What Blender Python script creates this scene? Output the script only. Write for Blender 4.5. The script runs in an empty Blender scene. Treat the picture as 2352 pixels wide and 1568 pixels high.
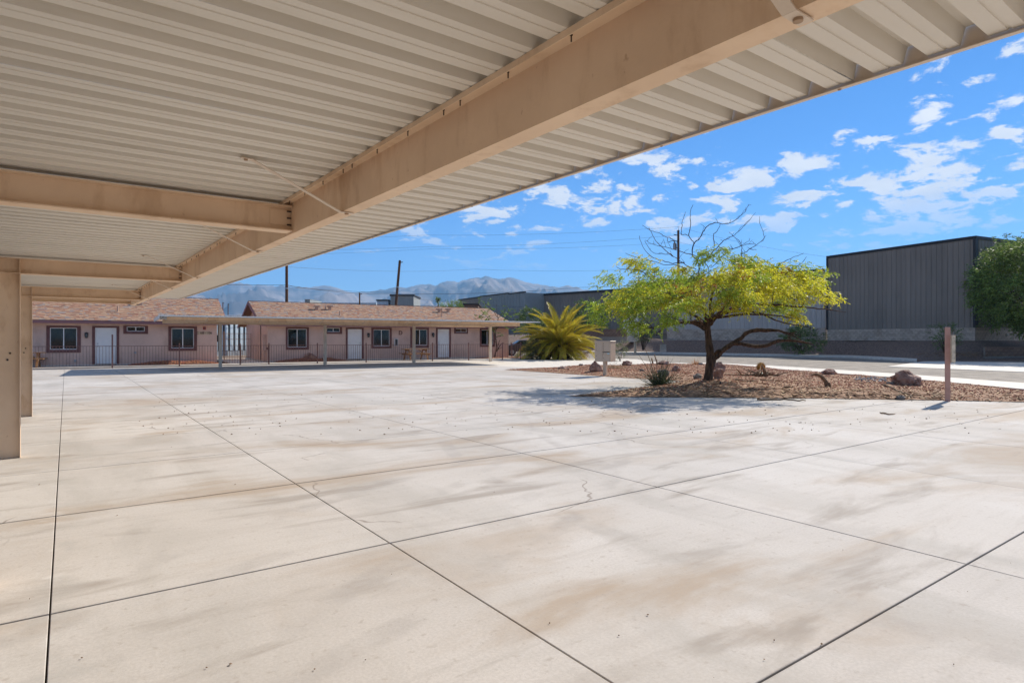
import bpy, math, random
from mathutils import Vector, Matrix, noise, geometry

random.seed(7)
R = math.radians
C = bpy.context.scene.collection
SC = bpy.context.scene

# ---------------------------------------------------------------- camera
TH, F, CU, HV, H = R(35.9), 1415.0, 1176.0, 779.0, 1.45      # yaw, focal (px of a 2352 px wide picture), centre, horizon, eye height
cam = bpy.data.cameras.new('camera'); cam_o = bpy.data.objects.new('camera', cam); C.objects.link(cam_o)
cam.sensor_width = 36; cam.lens = 36*F/2352; cam.shift_y = -(784-HV)/2352
cam.clip_start = .05; cam.clip_end = 60000
cam_o.location = (0, 0, H); cam_o.rotation_euler = (R(90), 0, -TH)
SC.camera = cam_o

# ---------------------------------------------------------------- sky and sun
SUN = Vector((1.388, .23, 1.0)).normalized()
SUN_EL = math.asin(SUN.z); SUN_AZ = math.atan2(SUN.x, SUN.y)
world = bpy.data.worlds.new('World'); SC.world = world; world.use_nodes = True
wn = world.node_tree.nodes; wl = world.node_tree.links; wn.clear()
def wnode(t, **k):
    n = wn.new(t)
    for a, b in k.items(): setattr(n, a, b)
    return n
def wmath(op, a, b=None, clamp=False):
    n = wn.new('ShaderNodeMath'); n.operation = op; n.use_clamp = clamp
    for i, x in enumerate((a, b)):
        if x is None: continue
        if isinstance(x, (int, float)): n.inputs[i].default_value = x
        else: wl.new(x, n.inputs[i])
    return n.outputs[0]
sky = wnode('ShaderNodeTexSky', sky_type='NISHITA', sun_disc=False, sun_elevation=SUN_EL, sun_rotation=SUN_AZ,
            altitude=3000, air_density=1.0, dust_density=0.0, ozone_density=6.0)
hs = wnode('ShaderNodeHueSaturation'); hs.inputs['Saturation'].default_value = 1.17; hs.inputs['Hue'].default_value = .5
wl.new(sky.outputs[0], hs.inputs['Color'])
tc = wnode('ShaderNodeTexCoord'); sep = wnode('ShaderNodeSeparateXYZ'); wl.new(tc.outputs['Generated'], sep.inputs[0])
zc = wmath('ADD', wmath('MAXIMUM', sep.outputs[2], .0), .22)
cmb = wnode('ShaderNodeCombineXYZ')
wl.new(wmath('DIVIDE', sep.outputs[0], zc), cmb.inputs[0]); wl.new(wmath('DIVIDE', sep.outputs[1], zc), cmb.inputs[1])
CLOUD_OFF = (40.3, 3.3, 0.0)
mp = wnode('ShaderNodeMapping'); mp.inputs['Location'].default_value = CLOUD_OFF; wl.new(cmb.outputs[0], mp.inputs[0])
n1 = wnode('ShaderNodeTexNoise'); n1.inputs['Scale'].default_value = 6.0; n1.inputs['Detail'].default_value = 10; n1.inputs['Roughness'].default_value = .63; n1.inputs['Distortion'].default_value = .25
wl.new(mp.outputs[0], n1.inputs['Vector'])
n2 = wnode('ShaderNodeTexNoise'); n2.inputs['Scale'].default_value = 1.1; n2.inputs['Detail'].default_value = 3
wl.new(mp.outputs[0], n2.inputs['Vector'])
n3 = wnode('ShaderNodeTexNoise'); n3.inputs['Scale'].default_value = 8; n3.inputs['Detail'].default_value = 5
wl.new(mp.outputs[0], n3.inputs['Vector'])
cov = wmath('ADD', n1.outputs[0], wmath('MULTIPLY', wmath('SUBTRACT', n2.outputs[0], .5), .55))
mr = wnode('ShaderNodeMapRange', interpolation_type='SMOOTHSTEP'); wl.new(cov, mr.inputs[0])
mr.inputs[1].default_value = .515; mr.inputs[2].default_value = .60
fade = wnode('ShaderNodeMapRange'); wl.new(sep.outputs[2], fade.inputs[0]); fade.inputs[1].default_value = .10; fade.inputs[2].default_value = .2
alpha = wmath('MULTIPLY', wmath('MULTIPLY', mr.outputs[0], fade.outputs[0]), .97)
ccol = wnode('ShaderNodeMix', data_type='RGBA'); wl.new(n3.outputs[0], ccol.inputs['Factor'])
ccol.inputs[6].default_value = (4.6, 5.0, 5.7, 1); ccol.inputs[7].default_value = (7.6, 7.5, 7.35, 1)
cmix = wnode('ShaderNodeMix', data_type='RGBA'); wl.new(alpha, cmix.inputs['Factor']); wl.new(hs.outputs[0], cmix.inputs[6]); wl.new(ccol.outputs[2], cmix.inputs[7])
bg = wnode('ShaderNodeBackground'); bg.inputs['Strength'].default_value = .088; wl.new(cmix.outputs[2], bg.inputs['Color'])
wo = wnode('ShaderNodeOutputWorld'); wl.new(bg.outputs[0], wo.inputs['Surface'])

sl = bpy.data.lights.new('sun', 'SUN'); sl.energy = 4.2; sl.angle = R(.53); sl.color = (1, .93, .83)
so = bpy.data.objects.new('sun', sl); C.objects.link(so); so.location = (20, 5, 30)
so.rotation_euler = SUN.to_track_quat('Z', 'Y').to_euler()

try:
    cy = SC.cycles; cy.max_bounces = 6; cy.diffuse_bounces = 4; cy.glossy_bounces = 2; cy.transmission_bounces = 3; cy.volume_bounces = 0; cy.transparent_max_bounces = 4
except Exception: pass
SC.view_settings.view_transform = 'Standard'; SC.view_settings.look = 'None'; SC.view_settings.gamma = 1
SC.view_settings.use_curve_mapping = False; SC.view_settings.exposure = .85

# ---------------------------------------------------------------- helpers
sT, cT = math.sin(TH), math.cos(TH)
def toW(lat, d, z=0): return Vector((lat*cT + d*sT, -lat*sT + d*cT, z))
def G(u, v, z=0):                       # a pixel on ground of height z
    d = F*(H-z)/(v-HV); return toW((u-CU)*d/F, d, z)
def P(u, v, d): return toW((u-CU)*d/F, d, H+(HV-v)/F*d)     # a pixel at a given distance
def lerp(a, b, t): return a+(b-a)*t
def nz(x, y, z=0, s=1): return noise.noise(Vector((x*s, y*s, z*s)))

class MB:
    def __init__(s): s.v, s.f = [], []
    def box(s, x0, x1, y0, y1, z0, z1):
        n = len(s.v)
        s.v += [(x0,y0,z0),(x1,y0,z0),(x1,y1,z0),(x0,y1,z0),(x0,y0,z1),(x1,y0,z1),(x1,y1,z1),(x0,y1,z1)]
        s.f += [(n,n+3,n+2,n+1),(n+4,n+5,n+6,n+7),(n,n+1,n+5,n+4),(n+1,n+2,n+6,n+5),(n+2,n+3,n+7,n+6),(n+3,n,n+4,n+7)]
        return s
    def cbox(s, x0, x1, y0, y1, z0, z1, b=.01):            # chamfered top edges
        n = len(s.v)
        s.v += [(x0,y0,z0),(x1,y0,z0),(x1,y1,z0),(x0,y1,z0),(x0,y0,z1-b),(x1,y0,z1-b),(x1,y1,z1-b),(x0,y1,z1-b),(x0+b,y0+b,z1),(x1-b,y0+b,z1),(x1-b,y1-b,z1),(x0+b,y1-b,z1)]
        for i in range(4):
            j = (i+1) % 4
            s.f += [(n+i,n+j,n+4+j,n+4+i),(n+4+i,n+4+j,n+8+j,n+8+i)]
        s.f += [(n,n+3,n+2,n+1),(n+8,n+9,n+10,n+11)]
        return s
    def obox(s, c, size, M=None):
        n = len(s.v); a, b, h = [x/2 for x in size]
        M = M or Matrix.Identity(3)
        for p in [(-a,-b,-h),(a,-b,-h),(a,b,-h),(-a,b,-h),(-a,-b,h),(a,-b,h),(a,b,h),(-a,b,h)]:
            s.v.append(tuple(Vector(c)+M @ Vector(p)))
        s.f += [(n,n+3,n+2,n+1),(n+4,n+5,n+6,n+7),(n,n+1,n+5,n+4),(n+1,n+2,n+6,n+5),(n+2,n+3,n+7,n+6),(n+3,n,n+4,n+7)]
        return s
    def bar(s, a, b, w, t, up=(0,0,1)):                     # rectangular bar between two points
        a, b = Vector(a), Vector(b); d = b-a; L = d.length; d.normalize()
        u = Vector(up); x = d.cross(u)
        if x.length < 1e-4: x = d.cross(Vector((1,0,0)))
        x.normalize(); y = x.cross(d)
        M = Matrix((x, d, y)).transposed()
        return s.obox((a+b)/2, (w, L, t), M)
    def tube(s, pts, rad, n=7, cap=True):
        pts = [Vector(p) for p in pts]
        if isinstance(rad, (int, float)): rad = [rad]*len(pts)
        b0 = len(s.v); ref = None
        for i, p in enumerate(pts):
            t = (pts[min(i+1, len(pts)-1)]-pts[max(i-1, 0)])
            if t.length < 1e-6: t = Vector((0,0,1))
            t.normalize()
            if ref is None:
                ref = t.cross(Vector((.31,.8,.5)));
            x = (ref-t*ref.dot(t))
            if x.length < 1e-4: x = t.cross(Vector((1,.2,.1)))
            x.normalize(); ref = x; y = t.cross(x)
            for k in range(n):
                a = 2*math.pi*k/n
                s.v.append(tuple(p+(x*math.cos(a)+y*math.sin(a))*rad[i]))
        for i in range(len(pts)-1):
            for k in range(n):
                k2 = (k+1) % n
                s.f.append((b0+i*n+k, b0+i*n+k2, b0+(i+1)*n+k2, b0+(i+1)*n+k))
        if cap:
            s.f.append(tuple(b0+k for k in reversed(range(n)))); s.f.append(tuple(b0+(len(pts)-1)*n+k for k in range(n)))
        return s
    def lathe(s, prof, n=16, c=(0,0,0)):                    # prof: (r, z)
        b0 = len(s.v)
        for r, z in prof:
            for k in range(n):
                a = 2*math.pi*k/n; s.v.append((c[0]+r*math.cos(a), c[1]+r*math.sin(a), c[2]+z))
        for i in range(len(prof)-1):
            for k in range(n):
                k2 = (k+1) % n; s.f.append((b0+i*n+k, b0+i*n+k2, b0+(i+1)*n+k2, b0+(i+1)*n+k))
        s.f.append(tuple(b0+k for k in reversed(range(n)))); s.f.append(tuple(b0+(len(prof)-1)*n+k for k in range(n)))
        return s
    def prism(s, pts, z0, z1):                              # polygon in xy, extruded in z
        n = len(s.v); k = len(pts)
        s.v += [(p[0],p[1],z0) for p in pts]+[(p[0],p[1],z1) for p in pts]
        s.f.append(tuple(n+i for i in reversed(range(k)))); s.f.append(tuple(n+k+i for i in range(k)))
        for i in range(k): j = (i+1) % k; s.f.append((n+i, n+j, n+k+j, n+k+i))
        return s
    def extr(s, prof, axis, a, b):                          # closed profile (p, z) swept along x or y
        n = len(s.v); k = len(prof)
        for t in (a, b):
            for p, z in prof: s.v.append((t, p, z) if axis == 'x' else (p, t, z))
        s.f.append(tuple(n+i for i in range(k))); s.f.append(tuple(n+k+i for i in reversed(range(k))))
        for i in range(k): j = (i+1) % k; s.f.append((n+i, n+k+i, n+k+j, n+j))
        return s
    def quad(s, *p):
        n = len(s.v); s.v += [tuple(q) for q in p]; s.f.append(tuple(range(n, n+len(p)))); return s
    def mesh(s, name, mat=None, smooth=False, fix=True):
        m = bpy.data.meshes.new(name); m.from_pydata(s.v, [], s.f)
        if fix and len(s.f) < 60000:
            import bmesh
            bm = bmesh.new(); bm.from_mesh(m); bmesh.ops.recalc_face_normals(bm, faces=bm.faces); bm.to_mesh(m); bm.free()
        if smooth: m.polygons.foreach_set('use_smooth', [True]*len(m.polygons))
        if mat: m.materials.append(mat)
        m.update(); return m
    def build(s, name, mat=None, parent=None, smooth=False, loc=(0,0,0), rz=0, fix=True):
        return put(s.mesh(name, mat, smooth, fix), name, parent, loc, rz)

def put(mesh, name, parent=None, loc=(0,0,0), rz=0, rot=None, sc=None):
    o = bpy.data.objects.new(name, mesh); C.objects.link(o)
    o.location = loc; o.rotation_euler = rot if rot else (0, 0, rz)
    if sc: o.scale = sc
    if parent: o.parent = parent
    return o
def tag(o, label=None, cat=None, group=None, kind=None):
    if label: o['label'] = label
    if cat: o['category'] = cat
    if group: o['group'] = group
    if kind: o['kind'] = kind
    return o
def thing(name, label, cat, loc=(0,0,0), rz=0, group=None):
    o = bpy.data.objects.new(name, None); C.objects.link(o); o.location = loc; o.rotation_euler = (0,0,rz); o.empty_display_size = .2
    return tag(o, label, cat, group)
def copy_tree(o, parent=None):
    c = o.copy(); C.objects.link(c)
    if parent: c.parent = parent
    for ch in list(o.children): copy_tree(ch, c)
    return c

# ---------------------------------------------------------------- materials
def mat(name, col, rough=.7, var=.12, scale=4.0, bump=0.0, bscale=60.0, metal=0.0, col2=None, coord='Object', stretch=(1,1,1), rnd=0.0, spec=.4, island=0.0, detail=5, ramp=(.35,.65), transl=0.0, hue=0.0):
    m = bpy.data.materials.new(name); m.use_nodes = True
    nt = m.node_tree; N = nt.nodes; L = nt.links; N.clear()
    out = N.new('ShaderNodeOutputMaterial'); b = N.new('ShaderNodeBsdfPrincipled')
    b.inputs['Roughness'].default_value = rough; b.inputs['Metallic'].default_value = metal
    b.inputs['Specular IOR Level'].default_value = spec
    if coord == 'World':
        g = N.new('ShaderNodeNewGeometry'); vec = g.outputs['Position']
    else:
        t = N.new('ShaderNodeTexCoord'); vec = t.outputs['Object']
    mpn = N.new('ShaderNodeMapping'); mpn.inputs['Scale'].default_value = stretch; L.new(vec, mpn.inputs[0])
    no = N.new('ShaderNodeTexNoise'); no.inputs['Scale'].default_value = scale; no.inputs['Detail'].default_value = detail; no.inputs['Roughness'].default_value = .6
    L.new(mpn.outputs[0], no.inputs['Vector'])
    r = N.new('ShaderNodeValToRGB'); L.new(no.outputs[0], r.inputs[0])
    a, c2 = [x*(1-var) for x in col], (col2 if col2 else [min(1, x*(1+var)) for x in col])
    r.color_ramp.elements[0].position = ramp[0]; r.color_ramp.elements[1].position = ramp[1]
    r.color_ramp.elements[0].color = (*a, 1); r.color_ramp.elements[1].color = (*c2, 1)
    colout = r.outputs[0]
    if rnd or island or hue:
        h = N.new('ShaderNodeHueSaturation'); oi = N.new('ShaderNodeObjectInfo'); g2 = N.new('ShaderNodeNewGeometry')
        ad = N.new('ShaderNodeMath'); ad.operation = 'ADD'; L.new(oi.outputs['Random'], ad.inputs[0])
        if island: L.new(g2.outputs['Random Per Island'], ad.inputs[1])
        fr = N.new('ShaderNodeMath'); fr.operation = 'FRACT'; L.new(ad.outputs[0], fr.inputs[0])
        k = rnd or island
        mr_ = N.new('ShaderNodeMapRange'); L.new(fr.outputs[0], mr_.inputs[0]); mr_.inputs[3].default_value = 1-k; mr_.inputs[4].default_value = 1+k
        L.new(mr_.outputs[0], h.inputs['Value'])
        if hue:
            f2 = N.new('ShaderNodeMath'); f2.operation = 'MULTIPLY'; L.new(fr.outputs[0], f2.inputs[0]); f2.inputs[1].default_value = 7.31
            f3 = N.new('ShaderNodeMath'); f3.operation = 'FRACT'; L.new(f2.outputs[0], f3.inputs[0])
            m3 = N.new('ShaderNodeMapRange'); L.new(f3.outputs[0], m3.inputs[0]); m3.inputs[3].default_value = .5-hue; m3.inputs[4].default_value = .5+hue
            L.new(m3.outputs[0], h.inputs['Hue'])
        L.new(colout, h.inputs['Color']); colout = h.outputs[0]
    L.new(colout, b.inputs['Base Color'])
    if bump:
        n2_ = N.new('ShaderNodeTexNoise'); n2_.inputs['Scale'].default_value = bscale; n2_.inputs['Detail'].default_value = 6; L.new(vec, n2_.inputs['Vector'])
        bp = N.new('ShaderNodeBump'); bp.inputs['Strength'].default_value = bump; bp.inputs['Distance'].default_value = .02
        L.new(n2_.outputs[0], bp.inputs['Height']); L.new(bp.outputs[0], b.inputs['Normal'])
    sh = b.outputs[0]
    if transl:
        tr = N.new('ShaderNodeBsdfTranslucent'); L.new(colout, tr.inputs['Color'])
        mx = N.new('ShaderNodeMixShader'); mx.inputs[0].default_value = transl; L.new(sh, mx.inputs[1]); L.new(tr.outputs[0], mx.inputs[2]); sh = mx.outputs[0]
    L.new(sh, out.inputs['Surface'])
    m['_b'] = b.name
    return m

def concrete_mat():
    m = bpy.data.materials.new('concrete'); m.use_nodes = True; nt = m.node_tree; N = nt.nodes; L = nt.links; N.clear()
    out = N.new('ShaderNodeOutputMaterial'); b = N.new('ShaderNodeBsdfPrincipled'); L.new(b.outputs[0], out.inputs[0])
    g = N.new('ShaderNodeNewGeometry'); pos = g.outputs['Position']
    def nt_(scale, detail=6, st=(1,1,1), rot=0, rough=.6, loc=(0,0,0), dist=0):
        mp_ = N.new('ShaderNodeMapping'); mp_.inputs['Scale'].default_value = st; mp_.inputs['Rotation'].default_value = (0,0,rot); mp_.inputs['Location'].default_value = loc; L.new(pos, mp_.inputs[0])
        n = N.new('ShaderNodeTexNoise'); n.inputs['Scale'].default_value = scale; n.inputs['Detail'].default_value = detail; n.inputs['Roughness'].default_value = rough; n.inputs['Distortion'].default_value = dist
        L.new(mp_.outputs[0], n.inputs['Vector']); return n.outputs[0]
    def rng(x, a, b_, c=0., d=1.):
        n = N.new('ShaderNodeMapRange'); n.interpolation_type = 'SMOOTHSTEP'; L.new(x, n.inputs[0])
        for i, q in enumerate((a, b_, c, d)): n.inputs[i+1].default_value = q
        return n.outputs[0]
    def mixc(f, a, b_, mode='MIX'):
        n = N.new('ShaderNodeMix'); n.data_type = 'RGBA'; n.blend_type = mode
        for sock, x in ((n.inputs['Factor'], f), (n.inputs[6], a), (n.inputs[7], b_)):
            if isinstance(x, (int, float)): sock.default_value = x
            elif isinstance(x, tuple): sock.default_value = (*x, 1)
            else: L.new(x, sock)
        return n.outputs[2]
    def mul(a, b_):
        n = N.new('ShaderNodeMath'); n.operation = 'MULTIPLY'
        for i, x in enumerate((a, b_)):
            if isinstance(x, (int, float)): n.inputs[i].default_value = x
            else: L.new(x, n.inputs[i])
        return n.outputs[0]
    base = mixc(rng(nt_(.32, 4, rot=.6), .36, .66), (.515,.475,.43), (.575,.54,.50))
    base = mixc(rng(nt_(1.1, 5, st=(1,.35,1), rot=.45, dist=.5), .42, .68, 0, .75), base, (.43,.40,.36))              # grey washes
    base = mixc(rng(nt_(.7, 6, st=(.45,1,1), rot=-.2, loc=(5,2,0), dist=.8), .48, .70, 0, .85), base, (.385,.30,.22))      # brown stains
    base = mixc(rng(nt_(1.9, 6, st=(.25,1,1), rot=.12, loc=(1,9,0), dist=.4), .53, .70, 0, .75), base, (.29,.25,.21))        # dark wheel smears
    base = mixc(rng(nt_(2.6, 5, st=(1,.5,1), rot=1.1, loc=(3,3,0), dist=1.2), .66, .8, 0, .2), base, (.62,.59,.55))       # pale bloom
    base = mixc(rng(nt_(60, 3), .35, .65, 0, .24), base, (.36,.32,.28))
    base = mixc(rng(nt_(9, 5, st=(.12,1,1), rot=.5, dist=.3), .5, .72, 0, .28), base, (.40,.36,.32))                 # trowel streaks
    base = mixc(rng(nt_(16, 6, loc=(4,1,0)), .58, .70, 0, .5), base, (.36,.31,.26))                                  # drips and grit
    for cx_, cy_, rad_, wd_ in ((14,3,9.2,.13), (14,3,10.7,.13), (-3,15,11.5,.12), (-3,15,12.9,.12), (9,-9,14.6,.14), (9,-9,16.1,.14)):   # tyre tracks
        sub = N.new('ShaderNodeVectorMath'); sub.operation = 'SUBTRACT'; L.new(pos, sub.inputs[0]); sub.inputs[1].default_value = (cx_, cy_, 0)
        ln = N.new('ShaderNodeVectorMath'); ln.operation = 'LENGTH'; L.new(sub.outputs[0], ln.inputs[0])
        df = N.new('ShaderNodeMath'); df.operation = 'SUBTRACT'; L.new(ln.outputs['Value'], df.inputs[0]); df.inputs[1].default_value = rad_
        da_ = N.new('ShaderNodeMath'); da_.operation = 'ABSOLUTE'; L.new(df.outputs[0], da_.inputs[0])
        base = mixc(mul(rng(da_.outputs[0], wd_, wd_*.4), rng(nt_(1.3, 4, loc=(cx_,cy_,0)), .42, .66, 0, .32)), base, (.30,.27,.245))
    oi = N.new('ShaderNodeObjectInfo'); base = mixc(.06, base, oi.outputs['Random'], 'OVERLAY')
    # pale lime bloom along the old joint
    sx = N.new('ShaderNodeSeparateXYZ'); L.new(pos, sx.inputs[0])
    ab = N.new('ShaderNodeMath'); ab.operation = 'ADD'; L.new(sx.outputs[0], ab.inputs[0]); ab.inputs[1].default_value = .07
    ab2 = N.new('ShaderNodeMath'); ab2.operation = 'ABSOLUTE'; L.new(ab.outputs[0], ab2.inputs[0])
    base = mixc(mul(rng(ab2.outputs[0], .28, .0), rng(nt_(3.3, 7, dist=.6), .55, .75, 0, .45)), base, (.66,.64,.61))
    base = mixc(mul(rng(ab2.outputs[0], .35, .05), rng(nt_(2.2, 6, loc=(7,7,0)), .5, .7, 0, .5)), base, (.38,.36,.33))
    # hairline cracks
    vo = N.new('ShaderNodeTexVoronoi'); vo.feature = 'DISTANCE_TO_EDGE'; vo.inputs['Scale'].default_value = .33
    wp = N.new('ShaderNodeTexNoise'); wp.inputs['Scale'].default_value = 1.1; wp.inputs['Detail'].default_value = 4; L.new(pos, wp.inputs['Vector'])
    va = N.new('ShaderNodeVectorMath'); va.operation = 'ADD'; L.new(pos, va.inputs[0])
    vs = N.new('ShaderNodeVectorMath'); vs.operation = 'SCALE'; L.new(wp.outputs[1], vs.inputs[0]); vs.inputs['Scale'].default_value = .8; L.new(vs.outputs[0], va.inputs[1])
    L.new(va.outputs[0], vo.inputs['Vector'])
    crack = mul(rng(vo.outputs['Distance'], .0045, .001), rng(nt_(.55, 2, loc=(2,4,0)), .56, .6))
    base = mixc(mul(crack, .7), base, (.22,.18,.15))
    L.new(base, b.inputs['Base Color'])
    b.inputs['Roughness'].default_value = .88; b.inputs['Specular IOR Level'].default_value = .18
    bp = N.new('ShaderNodeBump'); bp.inputs['Strength'].default_value = .12; bp.inputs['Distance'].default_value = .01; L.new(nt_(35, 5), bp.inputs['Height']); L.new(bp.outputs[0], b.inputs['Normal'])
    return m

M = {}
M['concrete'] = concrete_mat()
M['walk'] = mat('sidewalk_concrete', (.60,.55,.48), .85, .12, 2.5, .1, 30, coord='World')
M['asphalt'] = mat('asphalt', (.21,.18,.145), .9, .3, 1.2, .5, 45, coord='World', detail=6, col2=(.29,.25,.205))
M['dirt'] = mat('desert_dirt', (.25,.18,.13), .95, .3, .6, .4, 8, coord='World')
M['joint'] = mat('joint_dirt', (.085,.066,.05), .95, .4, 30)
M['slope'] = mat('slope_gravel', (.19,.13,.10), .95, .4, 9, .8, 25, coord='World', detail=9)
M['bed'] = mat('bed_soil', (.29,.165,.095), .95, .35, 12, .8, 40, coord='World', detail=8)
M['gravel'] = mat('red_gravel', (.43,.18,.10), .9, .2, 8, island=.5, hue=.02)
M['mulch'] = mat('dry_mulch', (.35,.225,.125), .9, .2, 8, island=.55, hue=.015)
M['rock'] = mat('red_rock', (.30,.145,.10), .9, .35, 3.5, .9, 9, col2=(.46,.30,.23), detail=8)
M['greyrock'] = mat('grey_rock', (.2,.17,.15), .9, .3, 6, .8, 12)
M['tan'] = mat('tan_steel_paint', (.80,.585,.40), .62, .06, 2.2, .05, 90, col2=(.84,.63,.44), spec=.3)
M['deck'] = mat('cream_deck_paint', (.73,.675,.585), .6, .04, 1.5, .03, 60, stretch=(.2,1,1), spec=.4)
M['trimcream'] = mat('cream_trim', (.70,.58,.46), .55, .07, 3)
M['screw'] = mat('dark_screw', (.06,.04,.03), .6, .2, 8)
M['bolt'] = mat('painted_bolt', (.36,.24,.15), .6, .2, 8)
M['whitemetal'] = mat('white_metal', (.68,.67,.64), .5, .06, 3)
M['stucco'] = mat('pink_stucco', (.66,.475,.395), .95, .08, .8, .45, 70)
M['stucco_side'] = M['stucco']
M['maroon'] = mat('maroon_paint', (.155,.07,.065), .7, .15, 4)
M['fascia'] = mat('plum_fascia', (.235,.115,.12), .7, .1, 4)
M['white'] = mat('white_door_paint', (.78,.78,.77), .45, .03, 3)
M['shingle'] = mat('asphalt_shingle', (.35,.21,.145), .95, .15, 30, .2, 60, island=.42, hue=.035)
def shingle_mat():
    m = M['shingle']; N = m.node_tree.nodes; L = m.node_tree.links; b = N[m['_b']]
    oi = N.new('ShaderNodeObjectInfo'); g = N.new('ShaderNodeNewGeometry'); ad = N.new('ShaderNodeMath'); ad.operation = 'ADD'; fr = N.new('ShaderNodeMath'); fr.operation = 'FRACT'
    L.new(oi.outputs['Random'], ad.inputs[0]); L.new(g.outputs['Random Per Island'], ad.inputs[1]); L.new(ad.outputs[0], fr.inputs[0])
    r = N.new('ShaderNodeValToRGB'); r.color_ramp.interpolation = 'CONSTANT'; L.new(fr.outputs[0], r.inputs[0])
    cs = [(.0,(.37,.23,.15)),(.2,(.29,.14,.09)),(.38,(.40,.265,.175)),(.55,(.34,.19,.12)),(.7,(.27,.225,.205)),(.84,(.37,.20,.125)),(.93,(.23,.145,.105))]
    e = r.color_ramp.elements
    while len(e) < len(cs): e.new(.5)
    for i, (p, c) in enumerate(cs): e[i].position = p; e[i].color = (*c, 1)
    L.new(r.outputs[0], b.inputs['Base Color'])
shingle_mat()
M['roofbase'] = mat('roof_underlay', (.24,.14,.1), .95, .15, 5)
def glass():
    m = mat('window_glass', (.018,.024,.026), .04, .3, 1.2, spec=.7); m.node_tree.nodes[m['_b']].inputs['Alpha'].default_value = .6; return m
M['glass'] = glass()
M['screen'] = mat('insect_screen', (.035,.04,.04), .8, .2, 40)
M['louver'] = mat('brown_louver', (.22,.13,.085), .8, .15, 8)
M['black'] = mat('black_metal', (.02,.02,.02), .5, .2, 10)
M['red'] = mat('red_alarm', (.35,.02,.02), .5, .1, 8)
M['fence'] = mat('maroon_iron', (.22,.115,.10), .6, .15, 12)
M['tanfence'] = mat('tan_iron', (.45,.30,.20), .6, .15, 12)
M['picnic'] = mat('stained_wood', (.36,.19,.08), .7, .3, 5, .2, 30, stretch=(1,8,8))
M['sign'] = mat('sign_cream', (.55,.45,.32), .7, .1, 6)
M['letter'] = mat('letter_maroon', (.09,.03,.03), .6, .1, 6)
M['darkpanel'] = mat('charcoal_panel', (.245,.205,.168), .55, .12, 1.1, stretch=(1,1,.25), rnd=.06, spec=.5)
M['darktrim'] = mat('black_trim', (.02,.02,.022), .5, .1, 3)
M['greypanel'] = mat('grey_panel', (.45,.405,.365), .55, .08, 1.1, stretch=(1,1,.25), rnd=.05, spec=.5)
M['greenpanel'] = mat('sage_panel', (.27,.29,.285), .55, .06, .8)
M['bluepanel'] = mat('pale_blue_panel', (.45,.55,.62), .6, .06, .8)
M['block'] = mat('grey_block', (.46,.375,.30), .95, .15, 5, .5, 30, rnd=.16)
M['brownblock'] = mat('brown_block', (.21,.13,.09), .95, .2, 5, .5, 30, rnd=.16)
M['mortar'] = mat('mortar', (.25,.215,.18), .95, .15, 12)
M['pole'] = mat('creosote_pole', (.11,.055,.03), .9, .4, 3, .4, 20, stretch=(3,3,.3))
M['wire'] = mat('wire', (.05,.05,.06), .6, .1, 5)
M['galv'] = mat('galvanised', (.32,.34,.36), .45, .1, 5, metal=.5)
M['mail'] = mat('mailbox_tan', (.56,.43,.32), .5, .05, 3)
M['mailside'] = M['mail']
M['label'] = mat('blue_white_label', (.45,.62,.68), .5, .2, 40)
M['post'] = mat('pink_post', (.49,.27,.21), .75, .1, 5)
M['stone_sign'] = mat('sand_sign_face', (.62,.52,.38), .9, .25, 12, .9, 25)
M['bark'] = mat('mesquite_bark', (.06,.034,.022), .95, .5, 9, .9, 22, stretch=(1.6,1.6,.35), col2=(.13,.075,.045))
M['twig'] = mat('bare_twig', (.06,.04,.032), .9, .3, 9)
M['leaf'] = mat('mesquite_leaf', (.54,.52,.035), .5, .25, 1.0, island=.35, hue=.02, transl=.55)
M['leafgreen'] = mat('mesquite_green_leaf', (.33,.42,.045), .5, .25, 1.0, island=.4, hue=.025, transl=.45)
M['leafrust'] = mat('rust_leaf', (.36,.15,.03), .6, .3, 2, island=.35, hue=.01, transl=.35)
M['leafedge'] = mat('edge_tree_leaf', (.17,.24,.06), .55, .3, .9, island=.45, hue=.02, transl=.35)
M['leafdark'] = mat('dark_leaf', (.12,.18,.045), .55, .3, .9, island=.45, hue=.02, transl=.3)
M['leafgrey'] = mat('grey_green_leaf', (.15,.165,.075), .6, .3, .9, island=.4, hue=.02, transl=.3)
M['leafbright'] = mat('bright_leaf', (.15,.24,.04), .6, .3, .9, island=.4, hue=.02, transl=.35)
M['palm'] = mat('palm_leaflet', (.45,.37,.04), .45, .3, .8, island=.4, hue=.02, transl=.3, rnd=.1)
M['palmdry'] = mat('dry_palm', (.30,.19,.085), .8, .3, 2, island=.35)
M['palmtrunk'] = mat('palm_trunk', (.10,.06,.035), .95, .4, 6, .9, 15)
M['yucca'] = mat('yucca_blade', (.06,.075,.032), .6, .3, 2, island=.4, hue=.02, transl=.1)
M['dry'] = mat('dry_straw', (.40,.29,.17), .9, .25, 4, island=.4, transl=.15)
M['dead'] = mat('dead_wood', (.20,.125,.07), .95, .35, 8, .6, 25)
M['cactus'] = mat('barrel_cactus', (.45,.20,.03), .8, .35, 14, .6, 40)
M['mount'] = mat('mountain_rock', (.11,.09,.08), 1, .4, .0022, col2=(.27,.22,.19), coord='World', detail=12, stretch=(1,1,.5), ramp=(.42,.6))
M['hill'] = mat('dark_hill', (.12,.10,.095), 1, .3, .01, coord='World')
M['tyre'] = mat('tyre', (.02,.02,.02), .85, .1, 8)
M['carpaint'] = mat('dark_car_paint', (.03,.032,.036), .25, .05, 2, spec=.6)
M['hubcap'] = mat('wheel_rim', (.4,.4,.4), .35, .05, 3, metal=.8)
M['lamp_glass'] = mat('lamp_glass', (.12,.13,.13), .15, .2, 12)
M['taillight'] = mat('tail_light', (.3,.02,.015), .3, .05, 4)

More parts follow.
